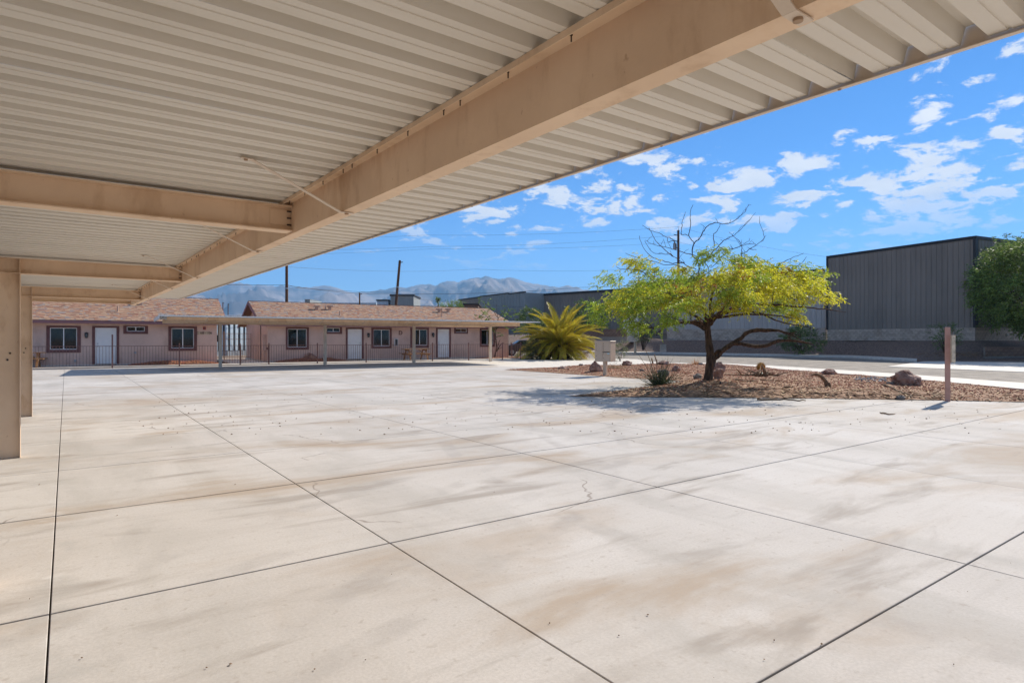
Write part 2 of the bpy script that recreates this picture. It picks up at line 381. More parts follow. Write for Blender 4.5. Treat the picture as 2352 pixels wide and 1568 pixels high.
def stain(m, scale, lo, hi, k, st=(1,1,1), amt=1.0, seed=0.0):     # darker worn or dusty patches over a finished colour
    N = m.node_tree.nodes; L = m.node_tree.links; b = N[m['_b']]; src = b.inputs['Base Color'].links[0].from_socket
    t = N.new('ShaderNodeNewGeometry'); mp_ = N.new('ShaderNodeMapping'); mp_.inputs['Scale'].default_value = st; mp_.inputs['Location'].default_value = (seed, seed, 0); L.new(t.outputs['Position'], mp_.inputs[0])
    n = N.new('ShaderNodeTexNoise'); n.inputs['Scale'].default_value = scale; n.inputs['Detail'].default_value = 6; n.inputs['Roughness'].default_value = .65; L.new(mp_.outputs[0], n.inputs['Vector'])
    r = N.new('ShaderNodeMapRange'); r.interpolation_type = 'SMOOTHSTEP'; L.new(n.outputs[0], r.inputs[0]); r.inputs[1].default_value = lo; r.inputs[2].default_value = hi; r.inputs[4].default_value = amt
    x = N.new('ShaderNodeMix'); x.data_type = 'RGBA'; x.blend_type = 'MULTIPLY'; L.new(r.outputs[0], x.inputs['Factor']); L.new(src, x.inputs[6]); x.inputs[7].default_value = (*k, 1)
    L.new(x.outputs[2], b.inputs['Base Color'])
stain(M['tan'], 5, .52, .72, (.80,.74,.68), (1,1,.35), .8)
stain(M['tan'], 22, .66, .72, (.62,.50,.42), (1,1,.6), .6, 3.0)
stain(M['tan'], 1.6, .55, .62, (.88,.82,.76), (1,1,.4), .7, 8.0)
stain(M['deck'], 3, .55, .75, (.88,.86,.82), (.25,1,1), .8)
stain(M['deck'], 30, .70, .74, (.75,.58,.42), (.5,1,1), .5, 5.0)
stain(M['stucco'], 1.6, .45, .75, (.80,.77,.75), (1,1,.5), .8)
stain(M['darkpanel'], .9, .45, .7, (.80,.80,.80), (1,1,.2), .8)
stain(M['greypanel'], .9, .45, .7, (.84,.84,.83), (1,1,.2), .8)
stain(M['block'], 1.1, .48, .7, (.75,.72,.68), (1,1,.7), .8)
stain(M['asphalt'], .5, .5, .7, (.78,.78,.78), (.3,1,1), .8)
M['curtain'] = mat('white_curtain', (.8,.8,.78), .9, .1, 6)

# ================================================================ SETTING
def kind(o, k='structure'): o['kind'] = k; return o
def flat(name, pts, z, m):              # flat polygon sheet, triangulated
    tri = geometry.tessellate_polygon([[Vector((p[0], p[1], 0)) for p in pts]])
    me = bpy.data.meshes.new(name); me.from_pydata([(p[0], p[1], z) for p in pts], [], [tuple(t) for t in tri])
    import bmesh
    bm = bmesh.new(); bm.from_mesh(me); bmesh.ops.recalc_face_normals(bm, faces=bm.faces)
    if bm.faces[:] and sum(f.normal.z for f in bm.faces) < 0: bmesh.ops.reverse_faces(bm, faces=bm.faces)
    bm.to_mesh(me); bm.free()
    me.materials.append(m); return kind(put(me, name))
# wide desert floor
gb = MB(); S_ = 11000
gb.quad((-S_,-S_,-.10), (S_,-S_,-.10), (S_,S_,-.10), (-S_,S_,-.10)); kind(gb.build('ground', M['dirt']))

# ---- parking lot: base sheet and one object per slab
LROT = 0.0
lot = kind(MB().box(-11.5, 19.0, -8.6, 37.0, -.08, -.026).build('parking_lot', M['joint'], rz=LROT))
XE = [-11.4,-8.57,-5.74,-2.9,-.07,1.87,4.71,7.54,10.38,13.2,16.05,18.9]
YE = [-8.5,-6,-3.5,-1,1.5,4.07,6.3,8.45,10.7,13,15.3,17.7,20.1,22.5,24.9,27.3,29.7,32.1,34.5,36.9]
bed_px = [(1157.6,848.7),(1264,845.3),(1331,839.6),(1431,839.6),(1531,837.3),(1614,837.2),(1681,838.8),(1803,850.7),(2078,871),(2352,897.3),(2600,921),
          (2600,932),(2352,923.5),(2177,919.8),(1882,915.4),(1600,913),(1431,912),(1340,911),(1305,910.6),(1331,907.5),(1380,901.5),(1431,896),(1470,890),(1514,886.5),(1560,883),(1604,881),(1618,879.6),(1600,877.6),(1545,874.5),(1471,870),(1384,864.3),(1264,856)]
bed = [G(u, v).xy for u, v in bed_px]
def inside(x, y, poly):
    r = False; n = len(poly); j = n-1
    for i in range(n):
        a, b = poly[i], poly[j]
        if (a[1] > y) != (b[1] > y) and x < (b[0]-a[0])*(y-a[1])/(b[1]-a[1])+a[0]: r = not r
        j = i
    return r
def edge_dist(x, y, poly):
    best = 1e9; n = len(poly)
    for i in range(n):
        ax, ay = poly[i]; bx, by = poly[(i+1) % n]
        dx, dy = bx-ax, by-ay; t = ((x-ax)*dx+(y-ay)*dy)/(dx*dx+dy*dy); t = 0 if t < 0 else 1 if t > 1 else t
        q = (x-ax-dx*t)**2+(y-ay-dy*t)**2
        if q < best: best = q
    return math.sqrt(best)
slab_cache = {}
LR = Matrix.Rotation(LROT, 2)
for i in range(len(XE)-1):
    for j in range(len(YE)-1):
        x0, x1, y0, y1 = XE[i], XE[i+1], YE[j], YE[j+1]
        cs = [LR @ Vector(p) for p in ((x0,y0),(x1,y0),(x1,y1),(x0,y1))]
        if all(inside(p.x, p.y, bed) and edge_dist(p.x, p.y, bed) > .3 for p in cs): continue
        if j < len(YE)-1 and x0 > 16 and y0 < 3: continue
        gx = .0038
        gy = .0065
        ga, gb2 = [{1.5: .0065, 4.07: .010, 6.3: .013}.get(q, .008) for q in (y0, y1)]
        w, l = x1-x0-2*gx, y1-y0-ga-gb2
        k = (round(w,3), round(l,3))
        if k not in slab_cache: slab_cache[k] = MB().cbox(-w/2, w/2, -l/2, l/2, -.025, 0, .003).mesh('concrete_slab', M['concrete'])
        dz = random.uniform(-.0008, .0008)
        put(slab_cache[k], 'concrete_slab', lot, ((x0+x1)/2, (y0+ga+y1-gb2)/2, dz))

# ---- driveway, street, pavements
road_near = [(2700,909),(2352,882.9),(2078,861.7),(1803,843.6),(1675,836.5),(1535,831.5),(1490,829),(1478,826),(1462,823.5),(1330,821),(1180,818.5),(1000,816)]
road_far = [(1000,803.5),(1200,806.5),(1333,808.6),(1532,812.6),(1750,817),(1960,821.5),(2038,826),(2100,832),(2200,835),(2352,838),(2700,845)]
rn = [G(u, v).xy for u, v in road_near]; rf = [G(u, v, -.06).xy for u, v in road_far]
flat('street', [(p.x+1.0, p.y) if i < 9 else (p.x, p.y) for i, p in enumerate(rn)][:0] + [tuple(p) for p in rn]+[tuple(p) for p in rf], -.055, M['asphalt'])
dv = [LR @ Vector((18.9,22.5)), LR @ Vector((18.9,36.9)), Vector((26.5,36.2)), G(1180,819.5).xy, G(1330,822).xy, G(1462,824.5).xy, G(1485,829).xy, G(1535,832).xy, G(1675,837).xy, Vector((bed[5][0]+.4, bed[5][1]-.8)), Vector((bed[1][0]+1.2, bed[1][1]-.9))]
kind(MB().prism([tuple(p) for p in dv], -.07, -.002).build('driveway', M['walk']))
# near pavement between bed and street
inner = [(1614,837.5),(1681,839.0),(1803,851),(2078,871.3),(2352,897.6),(2700,931)]
outer = [(1614,834.5),(1675,836.5),(1803,843.6),(2078,861.7),(2352,882.9),(2700,909)]
ip = [G(u, v).xy for u, v in inner]; op = [G(u, v).xy for u, v in outer]
pv = kind(MB().prism([tuple(p) for p in ip]+[tuple(p) for p in reversed(op)], -.09, .055).build('pavement', M['walk']))
# far kerb and pavement
fk_u = [1000,1200,1333,1532,1750,1960,2106]; fk_v = [803.2,806,808,811.8,816,820.6,829.5]; bk_v = [802.6,805.2,806.8,810,813.6,817.3,825.5]
fk = [G(u, v).xy for u, v in zip(fk_u, fk_v)]; bk = [G(u, v).xy for u, v in zip(fk_u, bk_v)]
kind(MB().prism([tuple(p) for p in fk]+[tuple(p) for p in reversed(bk)], -.09, .07).build('pavement', M['walk']))
# concrete driveway across the street
fd = [G(u, v).xy for u, v in [(2038,839.7),(2200,846),(2352,852),(2700,866),(2700,829),(2352,828.4),(2248,827.2),(2120,828.5)]]
kind(MB().prism([tuple(p) for p in fd], -.09, -.035).build('driveway', M['walk']))

# ---- embankment and terrace beyond the street
eb_u = [2800,2500,2352,2248,2106,1960,1750,1532,1440,1333,1200,1050]
eb_v = [830,829,828,827,825,817,813.3,809.8,808.2,806.6,805,803.2]
et_d = [60,53,49,46,50,55.2,61.5,68,75,82,90,100]
et_z = [1.35]*8+[2.0,2.3,2.3,2.3]
bot = [G(u, v, .02) for u, v in zip(eb_u, eb_v)]
top = [toW((u-CU)*d/F, d, z) for u, d, z in zip(eb_u, et_d, et_z)]
em = MB(); rows = []
NS, NR = 6, 14
def along(lst, q):
    i = min(int(q), len(lst)-2); return lst[i].lerp(lst[i+1], q-i)
ncol = (len(bot)-1)*NS+1
for r in range(-1, NR+4):
    row = []
    for c in range(ncol):
        q = c/NS; b, t = along(bot, q), along(top, q)
        if r < 0:
            p = b-Vector((b.x, b.y, 0)).normalized()*2.2; p.z = -.05
        elif r <= NR:
            k = r/NR; p = b.lerp(t, k); p.z = lerp(b.z, t.z, k*k*(3-2*k)*.45+k*.55)
            if 0 < r < NR: p += Vector((nz(p.x,p.y,0,.5)*.25, nz(p.y,p.x,3,.5)*.25, nz(p.x,p.y,7,.9)*.07))
        else:
            dv_ = Vector((t.x, t.y, 0)).normalized()
            p = t+dv_*[0,12,40,90][r-NR]*1.0
        row.append(len(em.v)); em.v.append(tuple(p))
    rows.append(row)
for a, b in zip(rows, rows[1:]):
    for c in range(ncol-1): em.f.append((a[c], a[c+1], b[c+1], b[c]))
kind(em.build('embankment', M['slope'], smooth=True))

# ---- mountains
prof = [(-400,800),(200,760),(520,846),(600,842),(668,831),(699,826.6),(719,833),(764,836),(790,836.8),(828,837),(870,842),(906,840.8),(929,839.5),(953,835.7),(970,838),(998,847),(1018,855),(1039,857),
        (1093,854),(1114,847.2),(1136,847.2),(1156.5,840.4),(1182,843),(1207.6,838.7),(1231.4,832.7),(1262,834),(1277,836),(1308,822.9),(1331.7,823.9),(1345,824.2),(1365.7,820),(1389.5,813.2),(1423.5,809.8),(1442,812.3),(1460,819.1),(1471,814.9),
        (1501,813.3),(1534,824.2),(1572.4,833.2),(1603,835.7),(1628.6,842),(1667,835.7),(1692.3,843.4),(1725.5,849.7),(1800,862),(1900,850),(2050,868),(2250,860),(2500,880),(2800,870),(3400,890)]
def prof_v(u):                        # u, v in the 3000 px picture
    for (a, b), (c, d) in zip(prof, prof[1:]):
        if a <= u <= c: return lerp(b, d, (u-a)/(c-a))
    return 900
mt = MB(); ND, D0, D1 = 70, 4600, 9000
cols = list(range(-300, 3400, 7)); NCOL = len(cols)
for r in range(ND+6):
    k = r/ND
    for u3 in cols:
        u = u3*.784; d = lerp(D0, D1, k)
        if k <= 1:
            pv_ = prof_v(u3)*.784
            zr = ((HV-pv_)/F*D1 + H)*(1+.03*noise.noise(Vector((u3*.06, 2, 0))))
            lat = (u-CU)/F*d
            x, y = toW(lat, d).xy
            e = k**1.35
            rid = 0; amp = 1; fr = 1/1500
            for o_ in range(6):
                rid += amp*(1-abs(noise.noise(Vector((lat*fr*1.3+.35*noise.noise(Vector((lat*fr,d*fr,9))), d*fr*.5, 3.7*o_))))*2); amp *= .5; fr *= 2.1
            rid = (rid/1.94-.5)
            fall = math.sin(math.pi*min(k, 1))**.8
            z = zr*e*(.95 if k < 1 else 1)+rid*zr*1.15*fall*(1-k*.5)
            lim = zr*(d/D1)*.985 if k < 1 else zr
            z = max(-30+60*k, min(z, lim))
        else:
            d = D1+(k-1)*4000; x, y = toW((u-CU)/F*d, d).xy; z = max(-20, zr*(1-(k-1)*5))
            pv_ = prof_v(u3)*.784; z = max(-20, ((HV-pv_)/F*D1+H)*(1-(k-1)*5.5))
        mt.v.append((x, y, z))
for r in range(ND+5):
    for c in range(NCOL-1):
        a = r*NCOL+c; mt.f.append((a, a+1, a+NCOL+1, a+NCOL))
kind(mt.build('mountains', M['mount'], smooth=True))
hl = MB(); pr = [(520,792),(553,772),(570,764),(590,757),(620,752),(660,753),(720,760),(800,772),(900,790)]
for i, (u, v) in enumerate(pr):
    p = P(u, v-67 if False else v-0, 2600)
prh = [(560,700),(600,698),(660,694),(700,690),(740,690),(790,694),(840,697),(900,695),(960,693),(1010,692),(1060,695),(1110,699),(1200,705)]
hb = MB(); n_ = len(prh)
for r in range(4):
    for u, v in prh:
        d = [2300,2600,2900,3300][r]; q = P(u-330*(0 if r else 0), v, 2600); z = [-.5, q.z*.62, q.z, -.5][r]
        hb.v.append(tuple(toW((u-CU)/F*d, d, z)))
for r in range(3):
    for c in range(n_-1): a = r*n_+c; hb.f.append((a, a+1, a+n_+1, a+n_))
kind(hb.build('hill', M['hill'], smooth=True))

# ================================================================ NEAR CARPORT
PW = .907                                                       # cover width of a roof sheet
def panel_mesh(L, name='roof_panel', m=None):                   # ribbed sheet, ribs along x, one cover width in y
    pts = []; p = PW/5; zl = 0; zh = .058
    for k in range(5):
        y = k*p
        pts += [(y, zl), (y+.034, zl), (y+.0355, zl+.004), (y+.045, zl+.004), (y+.0465, zl), (y+p-.082, zl), (y+p-.066, zh), (y+p-.016, zh)]
    pts += [(PW-.0045, zl), (PW-.0045, zl+.02), (PW+.03, zl+.0205)]
    b = MB(); t = .0012
    for y, z in pts: b.v += [(0, y, z), (L, y, z)]
    for y, z in pts: b.v += [(0, y, z+t), (L, y, z+t)]
    n = len(pts)
    for i in range(n-1):
        b.f += [(2*i, 2*i+1, 2*i+3, 2*i+2), (2*n+2*i, 2*n+2*i+2, 2*n+2*i+3, 2*n+2*i+1)]
    b.f += [(0, 2*n, 2*n+1, 1), (2*n-2, 2*n-1, 4*n-1, 4*n-2)]
    return b.mesh(name, m or M['deck'])
def zee(x, y0, y1, z0, z1, s=1):                                # zee beam along y, web at x, top flange to -x
    b = MB(); t = .006
    b.extr([(x-.003, z0), (x+.003, z0), (x+.003, z1-t), (x-.003, z1-t)], 'y', y0, y1)
    b.extr([(x-.075*s, z1-t), (x+.003, z1-t), (x+.003, z1), (x-.075*s, z1)], 'y', y0, y1)
    b.extr([(x-.075*s, z1-.024), (x-.070*s, z1-.024), (x-.070*s, z1-t), (x-.075*s, z1-t)], 'y', y0, y1)
    b.extr([(x-.003, z0-t), (x+.085*s, z0-t), (x+.085*s, z0), (x-.003, z0)], 'y', y0, y1)
    b.extr([(x+.080*s, z0), (x+.085*s, z0), (x+.085*s, z0+.018), (x+.080*s, z0+.018)], 'y', y0, y1)
    return b
cp = thing('carport', 'large near carport of tan steel beams under a cream ribbed metal roof, seen from beneath', 'carport', (0,0,0), R(.7))
ZB, ZT = 2.245, 2.472                                           # beam underside and top
X0, X1 = -3.62, 2.54
Y_START, Y_END = -6.1, 17.6
zeeR = zee(1.43, Y_START+.5, 16.95, ZB, ZT).build('beam', M['tan'], cp)
zee(-2.42, Y_START+.5, 16.95, ZB, ZT, -1).build('beam', M['tan'], cp)
def wide_flange_x(x0, x1, y, z0, z1, fw=.13, t=.009):
    b = MB()
    b.box(x0, x1, y-.004, y+.004, z0+t, z1-t); b.box(x0, x1, y-fw/2, y+fw/2, z0, z0+t); b.box(x0, x1, y-fw/2, y+fw/2, z1-t, z1)
    return b
CROSS = [-5.25, -.25, 4.72, 9.70, 14.72]
for yc in CROSS:
    cb = wide_flange_x(-2.417, 1.422, yc, ZB+.008, ZT-.03).build('cross_beam', M['tan'], cp)
    for xs in (-.65, -.34):
        for ya, yb in ((-.062, -.0045), (.0045, .062)): MB().box(xs-.005, xs+.005, yc+ya, yc+yb, ZB+.018, ZT-.04).build('stiffener_plate', M['tan'], cb)
    # shear tab with bolts at the zee
    tb = MB().cbox(-.075, .075, -.06, .06, 0, .006, .003)
    t_o = put(tb.mesh('connection_plate', M['tan']), 'connection_plate', cb, (1.42-.07, yc-.0045, (ZB+ZT)/2), rot=(R(90), 0, 0))
    for k in range(3):
        put(MB().tube([(0,0,0),(.03,0,0)], .006, 6).mesh('bolt', M['screw']), 'bolt', cb, (1.395, yc-.022, ZB+.06+k*.05))
    # column
    if yc > -5.5:
        co = MB(); xa, xb = -.655, -.335
        co.box(xa+.009, xb-.009, yc-.004, yc+.004, .0005, ZB+.006)
        co.box(xa, xa+.009, yc-.06, yc+.06, .0005, ZB+.006); co.box(xb-.009, xb, yc-.06, yc+.06, .0005, ZB+.006)
        c_o = co.build('column', M['tan'], cp)
        for bx, bz in ((-.435,1.28),(-.46,1.20)):
            put(MB().tube([(0,0,0),(0,-.012,0)], .012, 8).mesh('bolt', M['screw']), 'bolt', c_o, (bx, yc-.005, bz))
# closing beam at the far end
eb_ = wide_flange_x(-2.417, 1.422, 16.75, ZB+.02, ZT-.02, .10).build('end_beam', M['tan'], cp)
# flange braces
def strap(yc, side):
    y = yc+side*1.04
    b = MB(); w, t = .036, .004
    pts = [(.84, ZT-.005), (.90, ZT-.007), (1.415, ZB-.012), (1.495, ZB-.012)]
    for (a, za), (c, zc_) in zip(pts, pts[1:]):
        b.bar((a, y, za), (c, y, zc_), w, t, up=(0,0,1) if abs(za-zc_) < .01 else (1,0,1))
    o = b.build('brace_strap', M['trimcream'], cp)
    put(MB().tube([(0,0,0),(0,0,-.008)], .012, 10).mesh('bolt', M['bolt']), 'bolt', o, (1.455, y, ZB-.014))
    put(MB().tube([(0,0,0),(0,0,-.008)], .010, 10).mesh('bolt', M['bolt']), 'bolt', o, (.865, y, ZT-.008))
for yc in CROSS:
    for s in (-1, 1):
        if -1.3 < yc+s*1.04 < 16.5: strap(yc, s)
# screws through the top flange
scm = MB().tube([(0,0,.004),(0,0,-.024)], .0028, 6).lathe([(.0055,.0), (.0055,-.003)], 6).mesh('screw', M['screw'])
y = 1.05; k = 0
while y < 16.8:
    put(scm, 'screw', zeeR, (1.43-.045, y, ZT-.0062)); k += 1
    y += [.30,.12,.30,.31][k % 4]*1.15
npan = int(round((Y_END-Y_START)/PW))
pm = panel_mesh(X1-X0)
for k in range(npan):
    put(pm, 'roof_panel', cp, (X0, Y_START+k*PW, ZT+.001+(.0007 if k % 2 else 0)))
# edge trim under the sheet ends
et = MB()
et.extr([(X1-.012, ZT-.016), (X1+.012, ZT-.016), (X1+.012, ZT+.085), (X1+.009, ZT+.085), (X1+.009, ZT-.013), (X1-.012, ZT-.013)], 'y', Y_START, Y_START+npan*PW+.02)
eto = et.build('edge_trim', M['trimcream'], cp)
rv = MB().lathe([(.008,0),(.005,-.004)], 8).mesh('rivet', M['bolt'])
for k in range(npan): put(rv, 'rivet', eto, (X1, Y_START+k*PW+.05, ZT-.016))
MB().extr([(Y_END+.02, ZT-.01), (Y_END+.03, ZT-.01), (Y_END+.03, ZT+.05), (Y_END+.02, ZT+.05)], 'x', X0, X1).build('end_trim', M['trimcream'], cp)

# ================================================================ FAR CARPORT
FR = R(-4)
fo = G(506, 843.6)
fc = thing('carport', 'long low far carport with white roof edge standing before the pink houses', 'carport', (fo.x, fo.y, 0), FR)
fz0, fz1 = 2.25, 2.455
fx0, fx1 = -2.9, 17.05
for k in range(4):
    x = 5.35*k
    MB().box(x-.075, x+.075, -.075, .075, .0005, fz0+.02).build('post', M['trimcream'], fc)
    b = MB(); b.box(x-.004, x+.004, -3.07, 1.2, fz0+.03, fz1-.03); b.box(x-.05, x+.05, -3.07, 1.2, fz0+.021, fz0+.029); b.box(x-.05, x+.05, -3.07, 1.2, fz1-.029, fz1-.021); b.build('cross_beam', M['tan'], fc)
b = MB(); xa, xb = fx0+.35, 16.35
b.box(xa, xb, -3.1, -3.094, fz0, fz1); b.box(xa, xb, -3.175, -3.1, fz0-.006, fz0); b.box(xa, xb, -3.175, -3.094, fz1, fz1+.006); b.box(xa, xb, -3.175, -3.17, fz0, fz0+.02)
b.build('beam', M['tan'], fc)
b = MB(); b.box(xa, xb, 1.2, 1.206, fz0, fz1); b.box(xa, xb, 1.206, 1.28, fz0-.006, fz0); b.build('beam', M['tan'], fc)
for x in (-1.0, 1.3, 4.2, 6.4, 8.8, 9.6, 11.9, 14.2, 15.7):
    MB().bar((x, -3.14, fz0+.004), (x+.10, -3.9, fz1+.002), .03, .006, up=(1,0,0)).build('brace_strap', M['trimcream'], fc)
fpm = panel_mesh(6.1, m=M['whitemetal'])
for k in range(22):
    o = put(fpm, 'roof_panel', fc, (fx0+k*PW+PW+.01, -4.2, fz1+.008+(.0007 if k % 2 else 0)), rz=R(90))
MB().box(fx0+.02, fx1+.06, -4.225, -4.2005, fz1-.005, fz1+.05).build('edge_trim', M['whitemetal'], fc)
MB().box(fx0-.01, fx0+.019, -4.225, 1.9, fz1-.10, fz1+.052).build('end_trim', M['whitemetal'], fc)

# ================================================================ HOUSES
class Wall:                            # a house front: origin, heading; u -> x along wall, (u, v) -> height
    def __init__(s, x, y, rz): s.o = Vector((x, y)); s.e = Vector((math.cos(rz), math.sin(rz))); s.rz = rz
    def x(s, u):
        k = (u-CU)/F; a, b = cT-k*sT, -sT-k*cT          # lat - k*d = a*X + b*Y = 0
        return -(a*s.o.x+b*s.o.y)/(a*s.e.x+b*s.e.y)
    def z(s, u, v):
        p = s.o+s.e*s.x(u); d = p.x*sT+p.y*cT; return H+(HV-v)/F*d
def holed_wall(name, W_, z0, z1, holes, m, parent, y0=0, th=.15):
    xs = sorted({0, W_, *[h[0] for h in holes], *[h[1] for h in holes]}); zs = sorted({z0, z1, *[h[2] for h in holes], *[h[3] for h in holes]})
    b = MB()
    def hole(a, c): return any(h[0] <= a < h[1] and h[2] <= c < h[3] for h in holes)
    for i in range(len(xs)-1):
        j = 0
        while j < len(zs)-1:
            if hole((xs[i]+xs[i+1])/2, (zs[j]+zs[j+1])/2): j += 1; continue
            k = j
            while k < len(zs)-1 and not hole((xs[i]+xs[i+1])/2, (zs[k]+zs[k+1])/2): k += 1
            a, c, e, f = xs[i], xs[i+1], zs[j], zs[k]
            b.quad((a,y0,e),(c,y0,e),(c,y0,f),(a,y0,f)); b.quad((a,y0+th,e),(a,y0+th,f),(c,y0+th,f),(c,y0+th,e))
            j = k
    for h in holes:
        a, c, e, f = h
        b.quad((a,y0,e),(a,y0,f),(a,y0+th,f),(a,y0+th,e)); b.quad((c,y0,e),(c,y0+th,e),(c,y0+th,f),(c,y0,f))
        b.quad((a,y0,f),(c,y0,f),(c,y0+th,f),(a,y0+th,f)); b.quad((a,y0,e),(a,y0+th,e),(c,y0+th,e),(c,y0,e))
    return b.build(name, m, parent, fix=False)
def frame4(b, x0, x1, z0, z1, w, ya, yb, bottom=True, eps=.0):
    b.box(x0, x1, ya, yb, z1-w, z1)
    b.box(x0, x0+w, ya, yb, z0+(w if bottom else 0), z1-w); b.box(x1-w, x1, ya, yb, z0+(w if bottom else 0), z1-w)
    if bottom: b.box(x0, x1, ya, yb, z0, z0+w)
def window(par, g, trim, louver=False):       # g: glass opening, trim: board outline (x0,x1,z0,z1)
    x0, x1, z0, z1 = g
    b = MB(); frame4(b, x0, x1, z0, z1, .035, .035, .075); b.box((x0+x1)/2-.022, (x0+x1)/2+.022, .04, .07, z0+.035, z1-.035)
    w = b.build('window', M['white'], par)
    t = MB(); a, c, e, f = trim
    t.box(a, c, -.032, -.001, z1, f); t.box(a, x0, -.032, -.001, z0, z1); t.box(x1, c, -.032, -.001, z0, z1); t.box(a, c, -.032, -.001, e, z0)
    t.build('trim', M['maroon'], w)
    xm = (x0+x1)/2
    if louver:
        n = 6
        for k in range(n):
            z = lerp(z0+.04, z1-.04, (k+.5)/n); put(MB().obox((0,0,0), (x1-x0-.08, .07, .008), Matrix.Rotation(R(35), 3, 'X')).mesh('slat', M['louver']), 'slat', w, (xm, .06, z))
        MB().box(x0+.01, x1-.01, .11, .12, z0+.01, z1-.01).build('backing', M['louver'], w)
    else:
        for a, c, yy in ((x0+.035, xm-.022, .05), (xm+.022, x1-.035, .058)):
            MB().box(a, c, yy, yy+.005, z0+.035, z1-.035).build('pane', M['glass'], w)
        MB().box(x0+.002, x1-.002, .12, .13, z0+.002, z1-.002).build('blind', M['screen'], w)
    return w
def door(par, g, trim, handle_left):
    x0, x1, z0, z1 = g
    b = MB(); b.box(x0+.05, x1-.05, .05, .09, z0+.02, z1-.05)
    d = b.build('door', M['white'], par)
    f = MB(); f.box(x0, x1, .03, .11, z1-.05, z1); f.box(x0, x0+.05, .03, .11, z0, z1-.05); f.box(x1-.05, x1, .03, .11, z0, z1-.05); f.build('door_frame', M['white'], d)
    w, h = x1-x0-.1, z1-z0-.07
    for cx in (.29, .71):
        for za, zb in ((.07,.36),(.42,.74),(.80,.93)):
            xc = x0+.05+w*cx; p = MB(); e = .03; hw = w*.15
            q = [(xc-hw, z0+.02+h*za), (xc+hw, z0+.02+h*zb)]
            frame4(p, q[0][0], q[1][0], q[0][1], q[1][1], .022, .043, .0495)
            p.cbox(q[0][0]+.05, q[1][0]-.05, 0, .001, 0, .001, .0002) if False else None
            p.box(q[0][0]+.045, q[1][0]-.045, .044, .0495, q[0][1]+.045, q[1][1]-.045)
            p.build('panel', M['white'], d)
    hx = x0+.12 if handle_left else x1-.12
    kz = z0+.95
    MB().tube([(hx,.05,kz),(hx,.0,kz)], [.014,.014], 8).tube([(hx,.0,kz),(hx,-.012,kz),(hx,-.03,kz)], [.02,.03,.022], 10).tube([(hx,.05,kz+.14),(hx,.03,kz+.14)], .028, 10).build('handle', M['galv'], d)
    t = MB(); a, c, e, f_ = trim
    t.box(a, c, -.032, -.001, z1, f_); t.box(a, x0, -.032, -.001, z0, z1); t.box(x1, c, -.032, -.001, z0, z1); t.build('trim', M['maroon'], d)
    MB().box(x0-.02, x1+.02, -.1, .1, z0-.03, z0-.002).build('sill', M['walk'], d)
    return d
def lantern(x, y, z, rz, lab):
    t = thing('wall_lantern', lab, 'lantern', (x, y, z), rz, 'porch lanterns beside the doors')
    MB().box(-.05,.05,-.02,-.001,-.02,.16).build('backplate', M['black'], t)
    MB().lathe([(.03,.165),(.075,.15),(.095,.10),(.08,.085)], 12, (0,-.11,0)).tube([(0,-.02,.14),(0,-.07,.17),(0,-.11,.165)], .012, 6).build('cap', M['black'], t)
    MB().lathe([(.07,.084),(.075,0),(.05,-.12)], 10, (0,-.11,0)).build('glass', M['lamp_glass'], t)
    c = MB()
    for k in range(6):
        a = k*math.pi/3; c.tube([(.073*math.cos(a),-.11+.073*math.sin(a),.085),(.079*math.cos(a),-.11+.079*math.sin(a),0),(.053*math.cos(a),-.11+.053*math.sin(a),-.125)], .006, 4)
    c.lathe([(.056,-.12),(.056,-.135)], 10, (0,-.11,0)).build('cage', M['black'], t)
    return t
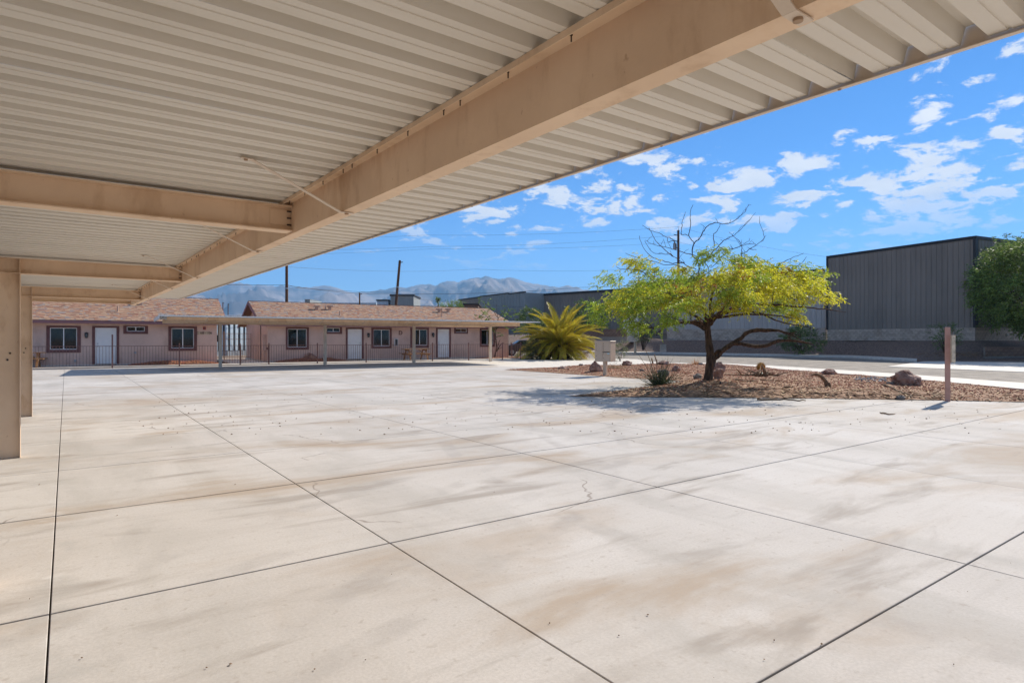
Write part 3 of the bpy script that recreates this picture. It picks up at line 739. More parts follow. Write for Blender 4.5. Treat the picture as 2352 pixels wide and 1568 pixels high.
def house(name, lab, W0, xl, xr, depth, zg, zsoff, zfas, zridge, specs, ovl, ovr):
    """W0: Wall with its origin; house spans local x xl..xr; returns the empty"""
    h = thing(name, lab, 'house', (W0.o.x, W0.o.y, 0), W0.rz)
    L = xr-xl
    holes = [(g[0]-xl, g[1]-xl, g[2], g[3]) for kind_, g, tr, fl in specs]
    sub = thing('x', '', '')  # placeholder parent for the shift
    bpy.data.objects.remove(sub)
    w = holed_wall('wall', L, zg, zfas, holes, M['stucco'], h); w.location.x = xl
    yr = depth/2; ov = .55
    slope = (zridge-zfas)/(yr+ov)
    for x, s in ((xl, 1), (xr, -1)):                        # gable ends
        b = MB(); zt = zfas+slope*ov-.07
        b.v += [(x,.002,zg),(x,depth,zg),(x,depth,zt),(x,yr,zridge-.12),(x,.002,zt)]; b.f.append((0,1,2,3,4) if s < 0 else (4,3,2,1,0))
        b.v += [(x+s*.15,.15,zg),(x+s*.15,depth,zg),(x+s*.15,depth,zt),(x+s*.15,yr,zridge-.12),(x+s*.15,.15,zt)]; b.f.append((9,8,7,6,5) if s < 0 else (5,6,7,8,9))
        b.build('gable_wall', M['stucco'], h, fix=False)
        gv = MB()
        for k in range(7):                                   # louvred gable vent
            hw = .5*(1-k/7)*.9; gv.obox((x-s*.035, yr, zridge-1.0+k*.09), (.07, 2*hw*.75, .012), Matrix.Rotation(R(30*s), 3, 'Y'))
        gv.build('gable_vent', M['stucco'], h)
    MB().box(xl, xr, depth-.15, depth, zg, zfas+.1).build('wall', M['stucco'], h)
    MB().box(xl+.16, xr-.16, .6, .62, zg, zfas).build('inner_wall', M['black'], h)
    MB().box(xl-.03, xr+.03, -.03, depth+.03, zg-.12, zg-.001).build('footing', M['walk'], h)
    # roof
    ra, rb = xl-ovl, xr+ovr
    r = MB(); th = .06
    pf = [(-ov, zfas), (yr, zridge), (depth+ov, zfas), (depth+ov, zfas-th), (yr, zridge-th-.02), (-ov, zfas-th)]
    r.extr(pf, 'x', ra, rb); roof = r.build('roof', M['roofbase'], h)
    MB().box(ra, rb, -ov-.03, -ov-.002, zsoff, zfas+.004).build('fascia', M['fascia'], h)
    MB().box(ra+.03, rb-.03, -ov, -.002, zsoff+.02, zsoff+.035).build('soffit', M['stucco'], h)
    for x in (ra, rb):                                       # barge boards
        s = -1 if x == ra else 1
        b = MB()
        for (ya, za), (yb, zb) in (((-ov-.03, zfas+.005), (yr, zridge+.008)), ((depth+ov, zfas+.005), (yr, zridge+.008))):
            x0_, x1_ = (x-.03, x-.002) if s < 0 else (x+.002, x+.03)
            n = len(b.v); b.v += [(x0_,ya,za),(x0_,yb,zb),(x0_,yb,zb-.2),(x0_,ya,za-.2),(x1_,ya,za),(x1_,yb,zb),(x1_,yb,zb-.2),(x1_,ya,za-.2)]
            b.f += [(n,n+1,n+2,n+3),(n+7,n+6,n+5,n+4),(n,n+4,n+5,n+1),(n+3,n+2,n+6,n+7),(n,n+3,n+7,n+4),(n+1,n+5,n+6,n+2)]
        b.build('barge_board', M['fascia'], h)
    # shingles on the front slope
    sl_ = math.hypot(yr+ov, zridge-zfas); ang = math.atan2(zridge-zfas, yr+ov); exp = .145
    nrow = int(sl_/exp); rot = Matrix.Rotation(ang, 3, 'X')
    sm = MB().box(0, .30, 0, exp*1.25, 0, .012).mesh('shingle', M['shingle'])
    sm2 = MB().box(0, .21, 0, exp*1.25, 0, .016).mesh('shingle', M['shingle'])
    rest = MB(); cnt = 0
    tilt = ang-R(3.2)
    rt = Matrix.Rotation(tilt, 3, 'X'); o0 = Vector((0, -ov-.035, zfas+.006))
    for row in range(nrow):
        x = ra-(.17*row % .3)
        while x < rb-.05:
            wdt = random.choice((.22,.14,.18,.10,.26))
            a, c = max(x, ra), min(x+wdt-.004, rb)
            base = o0+Vector((0, math.cos(ang), math.sin(ang)))*(row*exp)+Vector((0, -math.sin(ang), math.cos(ang)))*.012
            thk = random.choice((.010,.014,.018))
            if c-a > .03:
                ok = row < 5 and cnt < 290 and a > ra+.3 and c < rb-.3 and (xl > -12)
                if ok:
                    put(sm if wdt > .25 else sm2, 'shingle', roof, (a, base.y, base.z), rot=(tilt, 0, 0), sc=((c-a)/(.30 if wdt > .25 else .21), 1, thk/.012)); cnt += 1
                else:
                    n = len(rest.v)
                    for p in ((0,0,0),(c-a,0,0),(c-a,exp*1.25,0),(0,exp*1.25,0),(0,0,thk),(c-a,0,thk),(c-a,exp*1.25,thk),(0,exp*1.25,thk)):
                        rest.v.append(tuple(base+rt @ Vector(p)+Vector((a,0,0))))
                    rest.f += [(n+4,n+5,n+6,n+7),(n,n+1,n+5,n+4),(n+1,n+2,n+6,n+5),(n+3,n,n+4,n+7)]
            x += wdt
    kind(rest.build('shingles', M['shingle'], roof, fix=False), 'stuff')
    # ridge caps
    cap = MB(); x = ra; 
    while x < rb:
        cap.obox((x+.15, yr, zridge+.035), (.27, .22, .022), Matrix.Rotation(R(5), 3, 'Y')); x += .3
    kind(cap.build('ridge_caps', M['shingle'], roof), 'stuff')
    for k_, g, tr, fl in specs:
        if k_ == 'w': window(h, g, tr)
        elif k_ == 'l': window(h, g, tr, True)
        else: door(h, g, tr, fl)
    return h, roof, (ov, ang, yr, zfas, zridge, slope)
def px(W_, off, sc, cx, cy):           # crop pixel -> 2352 px picture
    return (off[0]+cx/sc)*.784, (off[1]+cy/sc)*.784
def rect(W_, off, sc, a, c, e, f):      # crop rectangle -> wall rectangle x0,x1,z0,z1
    u0, v0 = px(W_, off, sc, a, e); u1, v1 = px(W_, off, sc, c, f)
    return (W_.x(u0), W_.x(u1), W_.z((u0+u1)/2, v1), W_.z((u0+u1)/2, v0))
HR = R(-4)
WD = Wall(15.75, 39.8, HR); WC = Wall(7.15, 39.25, HR)
ZG = .11
def spec(W_, k, off, sc, g, tr, fl=False):
    a = list(rect(W_, off, sc, *g)); b = list(rect(W_, off, sc, *tr))
    if k == 'd': a[2] = ZG+.02; a[3] = min(a[3], ZG+2.12); b[2] = ZG
    b[0] = min(b[0], a[0]-.06); b[1] = max(b[1], a[1]+.06); b[3] = max(b[3], a[3]+.05)
    if k != 'd': b[2] = min(b[2], a[2]-.06)
    return (k, a, b, fl)
c2, c3 = (600,800), (1000,800)
dspecs = [spec(WD,'w',c2,3.92,(952,1170,640,850),(930,1195,620,878)), spec(WD,'w',c2,3.92,(1400,1552,628,675),(1380,1575,618,697)),
          spec(WD,'d',c2,3.92,(1640,1805,642,990),(1620,1823,626,990)), spec(WD,'w',c2,3.92,(1937,2123,647,838),(1913,2145,626,862)),
          spec(WD,'w',c3,3.92,(815,987,645,830),(792,1005,628,855)), spec(WD,'d',c3,3.92,(1105,1240,643,960),(1087,1258,628,965),True),
          spec(WD,'l',c3,3.92,(1312,1440,634,680),(1295,1453,626,695)), spec(WD,'w',c3,3.92,(1608,1745,650,822),(1590,1762,630,845))]
xlD, xrD = WD.x(614.4), WD.x(1168)
hD, roofD, rinfo = house('house', 'pink stucco house with red brown shingle roof and letter D, right of the gap', WD, xlD, xrD, 8.2, ZG, 2.27, 2.42, 4.02, dspecs, .5, .45)
gD = dspecs[3][1]                       # drawn-back white curtains behind the window left of the letter
for sgn in (-1, 1):
    b = MB(); xc = (gD[0]+gD[1])/2; hw = (gD[1]-gD[0])/2; n_ = 14
    for i in range(n_+1):
        t = i/n_; z_ = lerp(gD[2]+.04, gD[3]-.04, t); wd = hw*(.18+.62*abs(2*t-.85)**1.6)
        for j in range(5):
            b.v.append((xc+sgn*(hw-.03-wd*j/4), .095+.012*math.sin(j*2.5), z_))
    for i in range(n_):
        for j in range(4): a_ = i*5+j; b.f.append((a_, a_+1, a_+6, a_+5))
    b.build('curtain', M['curtain'], hD, fix=False)
o60, o220 = (60,900), (220,920)
cspecs = [spec(WC,'w',o60,7.84,(675,1300,470,970),(595,1385,425,1040)), spec(WC,'d',o220,4.704,(275,570,188,700),(235,608,165,700),True),
          spec(WC,'w',o220,4.704,(712,960,172,238),(665,1005,160,272)), spec(WC,'w',o220,4.704,(1328,1638,195,470),(1285,1680,168,505))]
xrC = WC.x(498.3)
hC, roofC, _ = house('house', 'pink stucco house with shingle roof marked C, left of the gap behind the tan columns', WC, -11.0, xrC, 8.2, ZG, 2.27, 2.42, 4.02, cspecs, .45, .5)
def onwall(W_, u, v, off=0):           # world point on the house front
    x = W_.x(u); p = W_.o+W_.e*x; n = Vector((W_.e.y, -W_.e.x)); p = p+n*off; return Vector((p.x, p.y, W_.z(u, v)))
for W_, off, sc, cx, cy, lab in ((WC,o60,7.84,1517,640,'black porch lantern beside the door of the left pink house'), (WD,c2,3.92,1875,712,'black porch lantern between the left door and the white curtained window of house D'), (WD,c3,3.92,1050,710,'black porch lantern left of the right hand door of house D')):
    u, v = px(W_, off, sc, cx, cy); p = onwall(W_, u, v, .001); lantern(p.x, p.y, p.z-.02, HR, lab)
# plumbing vents and exhaust hoods on the roofs
def on_roof(W_, u, v):                 # where a pixel meets the front roof slope (local x, y, z)
    ov, ang, yr, zf, zr, sl = rinfo
    lo, hi = -.55, yr
    for _i in range(40):
        y = (lo+hi)/2
        n = Vector((-W_.e.y, W_.e.x)); Wn = Wall(*(W_.o+n*y), W_.rz); zz = Wn.z(u, v)
        if zz > zf+(y+ov)*sl: lo = y
        else: hi = y
    return Wn.x(u), y, zf+(y+ov)*sl
vents = [(WC,(0,700),3.36,1158,720,0,'vent pipe on the left house roof below the tan end beam'), (WC,(0,450),2.613,1075,1162,1,'exhaust hood high on the left house roof touching the carport beam'),
         (WD,c2,3.92,1285,425,1,'leftmost exhaust hood on the roof of house D'), (WD,c2,3.92,1385,425,0,'vent pipe between the two left exhaust hoods of house D'), (WD,c2,3.92,1435,425,1,'exhaust hood right of the upper left vent pipe of house D'), (WD,c2,3.92,1550,492,0,'low vent pipe on the roof of house D left of the leaning pole'),
         (WD,c3,3.92,1122,455,1,'wide exhaust hood on the right half of the roof of house D'), (WD,c3,3.92,1155,450,0,'vent pipe between the two right exhaust hoods of house D'), (WD,c3,3.92,1225,453,1,'rightmost exhaust hood on the roof of house D'), (WD,c3,3.92,1150,505,0,'lower vent pipe on the right half of the roof of house D')]
M['vent'] = mat('vent_tan', (.48,.32,.24), .7, .1, 6)
for W_, off, sc, cx, cy, t_, lab in vents:
    u, v = px(W_, off, sc, cx, cy); x, y, z = on_roof(W_, u, v)
    n = Vector((-W_.e.y, W_.e.x)); p = W_.o+W_.e*x+n*y
    v_ = thing('exhaust_hood' if t_ else 'vent_pipe', lab, 'roof vent', (p.x, p.y, z+.02), W_.rz, 'roof vents')
    fl_ = MB().obox((0,0,.0), (.36,.34,.012), Matrix.Rotation(rinfo[1], 3, 'X')); fl_.build('flashing', M['vent'], v_)
    if t_:
        MB().box(-.09,.09,-.07,.07,-.05,.2).build('stack', M['vent'], v_); MB().box(-.19,.19,-.13,.13,.2,.3).build('hood', M['vent'], v_)
    else:
        MB().tube([(0,0,-.05),(0,0,.33)], [.045,.04], 8).build('pipe', M['vent'], v_)

# ---- writing on the houses
def text_mesh(s, size, depth, name, m):
    cu = bpy.data.curves.new(name, 'FONT'); cu.body = s; cu.size = size; cu.extrude = depth; cu.align_x = 'CENTER'; cu.align_y = 'CENTER'; cu.offset = .004
    to = bpy.data.objects.new(name, cu); C.objects.link(to)
    dg = bpy.context.evaluated_depsgraph_get(); me = bpy.data.meshes.new_from_object(to.evaluated_get(dg))
    bpy.data.objects.remove(to); me.name = name; me.materials.clear(); me.materials.append(m); return me
u, v = px(WC, o220, 4.704, 1779, 260); p = onwall(WC, u, v, .0)
us0, _ = px(WC, o220, 4.704, 1690, 0); us1, _ = px(WC, o220, 4.704, 1868, 0); sw = WC.x(us1)-WC.x(us0)
sg = thing('unit_sign', 'narrow cream unit number plate on the left pink house', 'sign', p, HR)
MB().cbox(-sw/2, sw/2, -.09, .09, 0, .02, .004).build('plate', M['sign'], sg).rotation_euler = (R(90), 0, 0)
put(text_mesh('C 105 - 106', .165, .004, 'lettering', M['letter']), 'lettering', sg, (0, -.024, 0), rot=(R(90), 0, 0))
u, v = px(WD, c2, 3.92, 2247, 687); p = onwall(WD, u, v, .014)
dl = put(text_mesh('D', .40, .012, 'wall_letter', M['letter']), 'wall_letter', None, p, rot=(R(90), 0, HR))
tag(dl, 'dark maroon letter D mounted on the pink wall above the extinguisher box', 'letter')
u, v = px(WC, o220, 4.704, 1782, 195); p = onwall(WC, u, v, 0)
al = thing('fire_alarm', 'small red fire alarm under the eave of the left pink house', 'alarm', p, HR)
MB().box(-.07,.07,-.05,-.001,-.08,.08).build('body', M['red'], al); MB().tube([(0,-.05,0),(0,-.07,0)], .045, 10).build('strobe', M['lamp_glass'], al)
a_ = rect(WD, c2, 3.92, 2172, 2210, 752, 835)
n = Vector((WD.e.y, -WD.e.x)); p = WD.o+WD.e*((a_[0]+a_[1])/2)
fx = thing('extinguisher_box', 'white fire extinguisher box on the pink wall below letter D', 'box', (p.x, p.y, a_[2]), HR)
w_, h_ = (a_[1]-a_[0])/2, a_[3]-a_[2]
b = MB(); frame4(b, -w_, w_, 0, h_, .03, -.16, -.001); b.box(-w_+.03, w_-.03, -.02, -.002, .03, h_-.03); b.build('case', M['white'], fx)
MB().lathe([(.0,.06),(.06,.06),(.065,.1),(.065,.36),(.03,.42),(.02,.47)], 12, (0,-.09,0)).build('extinguisher', M['red'], fx)
MB().box(-w_+.03, w_-.03, -.157, -.152, .03, h_-.03).build('pane', mat('clear_pane', (.3,.3,.3), .1, .05, 3, transl=.8), fx)
# small weatherproof sockets
for W_, off, sc, cx, cy, lab in ((WC,o60,7.84,1262,1225,'grey double socket low on the wall under the left window'), (WC,o220,4.704,828,530,'small hose tap on the pink wall right of the white door')):
    u, v = px(W_, off, sc, cx, cy); p = onwall(W_, u, v, 0)
    so_ = thing('wall_socket', lab, 'socket', p, HR); MB().cbox(-.06,.06,-.06,.06,0,.04,.008).build('cover', M['galv'], so_).rotation_euler = (R(90),0,0)
    MB().box(-.03,.03,-.05,-.041,-.03,.03).build('flap', M['galv'], so_)
# electricity meters on the sunless gable of house D
p = WD.o+WD.e*xlD
mtb = thing('meter_box', 'tan electricity meter cabinet with round meters on the gable wall of house D', 'meter', (p.x, p.y, 0), HR)
MB().cbox(-.22,-.001,.35,.75,.75,1.75,.02).build('cabinet', M['stucco'], mtb)
MB().tube([(-.08,.5,.75),(-.08,.5,ZG-.1)], .04, 8).build('conduit', M['stucco'], mtb)
for k in range(2):
    MB().tube([(-.001,1.0,1.5-k*.35),(-.14,1.0,1.5-k*.35)], .09, 12).build('meter', M['galv'], mtb)
MB().tube([(-.02,2.2,ZG-.1),(-.02,2.2,3.1)], .025, 6).build('conduit', M['black'], mtb)
# black wall lamp on the right end of house C
p = WC.o+WC.e*xrC
wb = thing('wall_box', 'black box fixed to the right corner of the left pink house', 'box', (p.x, p.y, 1.5), HR)
MB().cbox(.001,.16,.05,.3,-.2,.2,.02).build('case', M['black'], wb); MB().box(.161,.17,.08,.27,-.15,.15).build('cover', M['black'], wb)

# ================================================================ FENCE
FO = Wall(4.9, 37.3, HR)
fz = [FO.x(u) for u in (412, 551.6, 617.6, 729, 841, 993.4, 1076.5, 1154, 1196, 1224)]
fn = thing('iron_fence', 'low maroon iron picket fence in front of the pink houses', 'fence', (FO.o.x, FO.o.y, 0), HR)
def fpost(x, par, hh=1.2):
    o = MB().box(x-.03, x+.03, -.03, .03, .0, hh).build('post', M['fence'], par); MB().lathe([(.036,hh),(.036,hh+.012),(.02,hh+.03),(.012,hh+.036)], 8, (x,0,0)).build('finial', M['fence'], o)
pk = MB().box(-.0075,.0075,-.0075,.0075,0,.985).mesh('picket', M['fence'])
posts = [-6.4, FO.x(258)]+fz
for x in posts: fpost(x, fn)
gate = thing('iron_gate', 'maroon iron gate opening to the gap between the two pink houses', 'gate', (FO.o.x, FO.o.y, 0), HR)
for a, c in zip(posts, posts[1:]):
    isg = abs(a-fz[1]) < 1e-6
    par = gate if isg else fn
    e = .05 if isg else .031
    for z in (.105, 1.10): MB().box(a+e, c-e, -.012, .012, z-.012, z+.012).build('rail', M['fence'], par)
    n = max(2, int((c-a)/.135)); 
    for k in range(1, n): put(pk, 'picket', par, (lerp(a, c, k/n), 0, .117))
    if isg:
        for x in (a+.05, c-.05): MB().box(x-.012, x+.012, -.0125, .0125, .08, 1.12).build('stile', M['fence'], par)
        MB().box(c-.14, c-.04, -.045, .045, .86, .98).build('latch', M['fence'], par)
# short return of the fence at its right end
ret = thing('iron_fence', 'short maroon iron fence return beside the palm, at right angles to the long fence', 'fence', tuple(FO.o+FO.e*fz[-1])+(0,), HR)
for z in (.105, 1.10): MB().box(-.012, .012, .031, 3.0, z-.012, z+.012).build('rail', M['fence'], ret)
for k in range(1, 22): put(pk, 'picket', ret, (0, .031+k*.135, .117))
MB().box(-.03,.03,3.0,3.06,0,1.2).build('post', M['fence'], ret)
q = G(258, 845.1)
tp = thing('steel_post', 'tall thin maroon steel post before the white door of the left house', 'post', q, HR); MB().box(-.035,.035,-.035,.035,0,1.68).build('shaft', M['fence'], tp); MB().cbox(-.04,.04,-.04,.04,1.68,1.69,.003).build('cap', M['fence'], tp)
# tan fence at the back of the gap
g0 = WC.o+WC.e*xrC+Vector((-WC.e.y, WC.e.x))*7.2
tf = thing('iron_fence', 'tan iron fence closing the gap between the two pink houses', 'fence', (g0.x, g0.y, 0), HR)
gw = 3.4
for z in (.2, 1.45, 1.85): MB().box(.03, gw, -.012, .012, z-.015, z+.015).build('rail', M['tanfence'], tf)
for x in (.06, 1.25, gw-.05): MB().box(x-.03, x+.03, -.03, .03, 0, 2.0).build('post', M['tanfence'], tf)
tk = MB().box(-.008,.008,-.008,.008,0,1.6).mesh('picket', M['tanfence'])
for k in range(24): put(tk, 'picket', tf, (.12+k*.135, 0, .22))
# walkway strip and gravel strips behind the fence
wk = kind(MB().prism([tuple(FO.o+FO.e*a+Vector((-FO.e.y, FO.e.x))*b_) for a, b_ in ((-16,.15),(23,.15),(23,1.35),(-16,1.35))], -.09, .045).build('walkway', M['walk']))
wk2 = kind(MB().prism([tuple(FO.o+FO.e*a+Vector((-FO.e.y, FO.e.x))*b_) for a, b_ in ((2.8,1.36),(4.9,1.36),(4.9,9.5),(2.8,9.5))], -.09, .05).build('walkway', M['walk']))

# ================================================================ METAL BUILDINGS ACROSS THE STREET
def dpt(u, d): return toW((u-CU)*d/F, d)
def wall_frame(a, b):                   # local frame: x from a to b, y to the back
    e = (b-a).xy.normalized(); return math.atan2(e.y, e.x), (b-a).xy.length
def blockwork(par, L, z0, rows, m, ox=0, bw=.4, bh=.2, thick=.18, lim=290):
    MB().box(ox+.005, ox+L-.005, .012, thick, z0, z0+rows*bh).build('mortar', M['mortar'], par)
    cache = {}; cnt = 0; rest = MB()
    for r in range(rows):
        x = ox-(bw/2 if r % 2 else 0)
        while x < ox+L-.02:
            a, c = max(x, ox), min(x+bw, ox+L)
            if c-a > .06:
                k = round(c-a, 2)
                if k not in cache: cache[k] = MB().cbox(-(c-a)/2+.006, (c-a)/2-.006, -bh/2+.006, bh/2-.006, 0, .02, .004).mesh('block', m)
                if cnt < lim:
                    put(cache[k], 'block', par, ((a+c)/2, .0125, z0+r*bh+bh/2), rot=(R(90),0,0)); cnt += 1
                else: rest.box(a+.006, c-.006, -.0075, .0125, z0+r*bh+.006, z0+(r+1)*bh-.006)
            x += bw
    if rest.v: kind(rest.build('blocks', m, par), 'stuff')
def rib_panel(w, h, m, name='wall_panel'):      # one cladding panel: flat with ribs at its joint
    b = MB(); t = .03
    pts = [(0,0),(.02,-t),(.055,-t),(.075,0),(w*.38,0),(w*.38+.012,-.008),(w*.38+.04,-.008),(w*.38+.052,0),(w*.69,0),(w*.69+.012,-.008),(w*.69+.04,-.008),(w*.69+.052,0),(w-.004,0)]
    for x, y in pts: b.v += [(x,y,0),(x,y,h)]
    for i in range(len(pts)-1): b.f.append((2*i,2*i+2,2*i+3,2*i+1))
    n = len(b.v); b.v += [(0,.03,0),(0,.03,h),(w-.004,.03,0),(w-.004,.03,h)]
    b.f += [(n,n+1,n+3,n+2)]
    return b.mesh(name, m)
def clad(par, L, z0, h, m, rz=0, loc=(0,0,0), pw=.42):
    n = max(1, int(round(L/pw))); w = L/n; me = rib_panel(w, h, m)
    M3 = Matrix.Rotation(rz, 3, 'Z')
    for k in range(n):
        p = Vector(loc)+M3 @ Vector((k*w, 0, 0)); put(me, 'wall_panel', par, (p.x, p.y, z0), rz)
ZP = 1.35
cA, cB = dpt(1900, 57.2), dpt(2240, 46); cA.z = cB.z = 0         # front of the charcoal building
rz, L = wall_frame(cA, cB)
db = thing('metal_building', 'tall charcoal metal building on a block base, right of the light grey one', 'building', (cA.x, cA.y, 0), rz)
zb, zt = ZP+.98, 8.95
blockwork(db, L, ZP-.02, 5, M['block'])
clad(db, L, zb, zt-zb, M['darkpanel'], loc=(0,.0,0), pw=.4)
bx = MB(); bx.box(.02, L-.02, .2, 18, ZP-.5, zt-.05); bx.build('body', M['darkpanel'], db)
right = 22
MB().box(-.05, L+.06, -.07, .05, zt, zt+.22).build('roof_trim', M['darktrim'], db)
MB().box(-.07, .10, -.06, .02, zb, zt).build('corner_trim', M['darktrim'], db)
MB().box(L-.12, L+.05, -.06, .0, zb, zt).build('corner_trim', M['darktrim'], db)
# right-hand side face
sd = thing('metal_building', 'side wall of the charcoal metal building behind the leafy green tree', 'building', (cB.x, cB.y, 0), rz+R(90))
sl2 = MB()
blockwork(sd, right, ZP-.02, 5, M['brownblock'] if False else M['block'], ox=.02, lim=200)
clad(sd, right, zb, zt-zb, M['darkpanel'], loc=(.05,0,0), pw=.4)
MB().box(.0, .3, -.05, .01, zb, zt).build('corner_trim', M['darktrim'], sd)
MB().box(-.02, right, -.08, .06, zt, zt+.22).build('roof_trim', M['darktrim'], sd)
MB().lathe([(.12,0),(.12,.03),(.05,.12),(.0,.12)], 12).build('lamp', M['whitemetal'], sd, loc=(4.2,-.03,ZP+.45)).rotation_euler = (R(90),0,0)
T_ = (Matrix.Translation(cA) @ Matrix.Rotation(rz, 4, 'Z')).inverted() @ (Matrix.Translation(cB) @ Matrix.Rotation(rz+R(90), 4, 'Z'))
bpy.context.view_layer.update()
for ch in list(sd.children):            # the side face belongs to the same building
    mb_ = ch.matrix_basis.copy(); ch.parent = db; ch.matrix_parent_inverse.identity(); ch.matrix_basis = T_ @ mb_
bpy.data.objects.remove(sd)
# light grey building
lA, lB = dpt(1532, 68.4), dpt(1897, 57.6)
rz2, L2 = wall_frame(lA, lB)
lg = thing('metal_building', 'light grey metal building on a block base behind the mesquite tree', 'building', (lA.x, lA.y, 0), rz2)
blockwork(lg, L2, ZP-.02, 6, M['block'], lim=290)
zl = ZP+1.18; zlt = 7.75
clad(lg, L2, zl, zlt-zl, M['greypanel'], pw=.45)
MB().box(.02, L2, .2, 7, ZP-.5, zlt-.05).build('body', M['greypanel'], lg)
MB().box(-.15, L2-.1, -.25, .3, zlt, zlt+.28).build('roof_trim', M['darktrim'], lg)
# dark building further left
kA, kB = dpt(1217, 100), dpt(1545, 83)
rz3, L3 = wall_frame(kA, kB)
dk = thing('metal_building', 'long black ribbed metal shed behind the palm tree', 'building', (kA.x, kA.y, 0), rz3)
clad(dk, L3, 2.2, 6.2, M['darkpanel'], pw=.55)
MB().box(.02, L3, .2, 12, .0, 8.35).build('body', M['darkpanel'], dk)
MB().box(-.1, L3+.1, -.15, .3, 8.4, 8.7).build('roof_trim', M['darktrim'], dk)
# sage grey building
sA, sB = dpt(1103, 108), dpt(1205, 96); rz4, L4 = wall_frame(sA, sB)
sgb = thing('metal_building', 'pale sage grey metal building with stepped roof left of the black shed', 'building', (sA.x, sA.y, 0), rz4)
b = MB(); zsa = 8.85
b.extr([(0,-.2),(0,zsa-.05),(L4*.62,zsa+.05),(L4*.62,zsa-.25),(L4,zsa-.05+.15),(L4,-.2)][::-1], 'x', 0, 1) if False else None
b.box(0, L4*.66, 0, 12, -.1, zsa); b.box(L4*.66, L4, .0, 12, -.1, zsa-.12); b.build('body', M['greenpanel'], sgb)
MB().box(-.08, L4*.66+.05, -.1, .2, zsa, zsa+.18).build('roof_trim', M['darktrim'], sgb); MB().box(L4*.66+.05, L4+.08, -.1, .2, zsa-.12, zsa+.06).build('roof_trim', M['darktrim'], sgb)
b = MB()
for k in range(int(L4/.9)): b.box(.9*k, .9*k+.05, -.04, .0, 0, zsa-.15)
b.build('ribs', M['greenpanel'], sgb)
b = MB(); b.box(L4+.001, L4+.03, .0, 10, -.1, zsa-.14); b.build('side_panel', M['greenpanel'], sgb)
# low dark shed and small far buildings
def far_box(lab, u0, u1, vtop, d, m, depth=8, trim=True, d1=None, name='far_building'):
    a, c = dpt(u0, d), dpt(u1, d1 or d); r_, l_ = wall_frame(a, c); zt_ = H+(HV-vtop)/F*d
    t = thing(name, lab, 'building', (a.x, a.y, 0), r_)
    MB().box(0, l_, 0, depth, -.1, zt_).build('wall', m, t)
    rb_ = MB(); k = .35
    while k < l_: rb_.box(k, k+.06, -.05, 0, 0, zt_-.05); k += .7
    rb_.build('ribs', m, t)
    if trim: MB().box(-.15, l_+.15, -.12, depth, zt_, zt_+.25).build('roof_trim', M['darktrim'], t)
    else: MB().box(-.05, l_+.05, -.06, depth, zt_, zt_+.08).build('roof_trim', m, t)
    return t
far_box('small grey building with black edges behind the leaning pole', 897, 950, 679.5, 110, M['greenpanel'])
far_box('pale blue metal wing left of the small grey building', 866, 892, 691, 112, M['bluepanel'])
far_box('long pale blue warehouse above the ridge of house D', 706, 864, 696, 135, M['bluepanel'], trim=False)
far_box('grey rooftop cabin on the long blue warehouse', 700, 712, 688, 130, M['greenpanel'], trim=False)
far_box('brown low roof peeping above the ridge of house D left of the far bush', 1066, 1098, 700, 90, M['brownblock'])
far_box('dark ribbed shed behind the bush over the ridge of house D', 1055, 1104, 690, 120, M['darkpanel'], d1=112)
far_box('white metal shed behind the striped wall between the pink houses', 492, 560, 742, 80, M['bluepanel'])
# striped corrugated wall between the pink houses
tA, tB = dpt(478, 56), dpt(580, 61); r5, L5 = wall_frame(tA, tB)
stw = thing('container', 'white and black striped corrugated container seen through the gap', 'container', (tA.x, tA.y, 0), r5)
MB().box(0, L5, .1, 3, .35, 3.25).build('wall', M['darktrim'], stw)
pm_ = MB().box(0, .34, 0, .095, .4, 3.2).mesh('rib', M['bluepanel'])
for k in range(int(L5/.62)): put(pm_, 'rib', stw, (.1+k*.62, 0, 0))
MB().box(0, L5, -.02, .12, -.1, .34).build('skirt', M['galv'], stw)
b = MB()
for k in range(5): b.obox((1.0+k*1.0, .9, 3.45+k*.09), (.95, 2.4, .07), Matrix.Rotation(R(-14), 3, 'Y'))
b.build('roof_sheets', M['galv'], stw)
# retaining walls on the bank
def retain(lab, u0, u1, v0, v1, d, m, dd=0):
    a, c = dpt(u0, d), dpt(u1, d+dd); r_, l_ = wall_frame(a, c); zt_ = H+(HV-v0)/F*d; zb_ = H+(HV-v1)/F*d
    t = thing('retaining_wall', lab, 'wall', (a.x, a.y, 0), r_); n = max(2, int(round((zt_-zb_)/.2)))
    blockwork(t, l_, zt_-n*.2, n, m)
    MB().box(-.02, l_+.02, -.02, .2, zt_, zt_+.05).build('coping', m, t); MB().box(.0, l_, .02, .17, zt_-n*.2-.7, zt_-n*.2).build('footing', M['mortar'], t)
retain('low brown block retaining wall at the right edge, beyond the far driveway', 2263, 2400, 798, 821, 42.6, M['brownblock'])
retain('brown block retaining wall in front of the white utility cabinet', 1330, 1440, 757, 772, 70.5, M['brownblock'], -2.0)
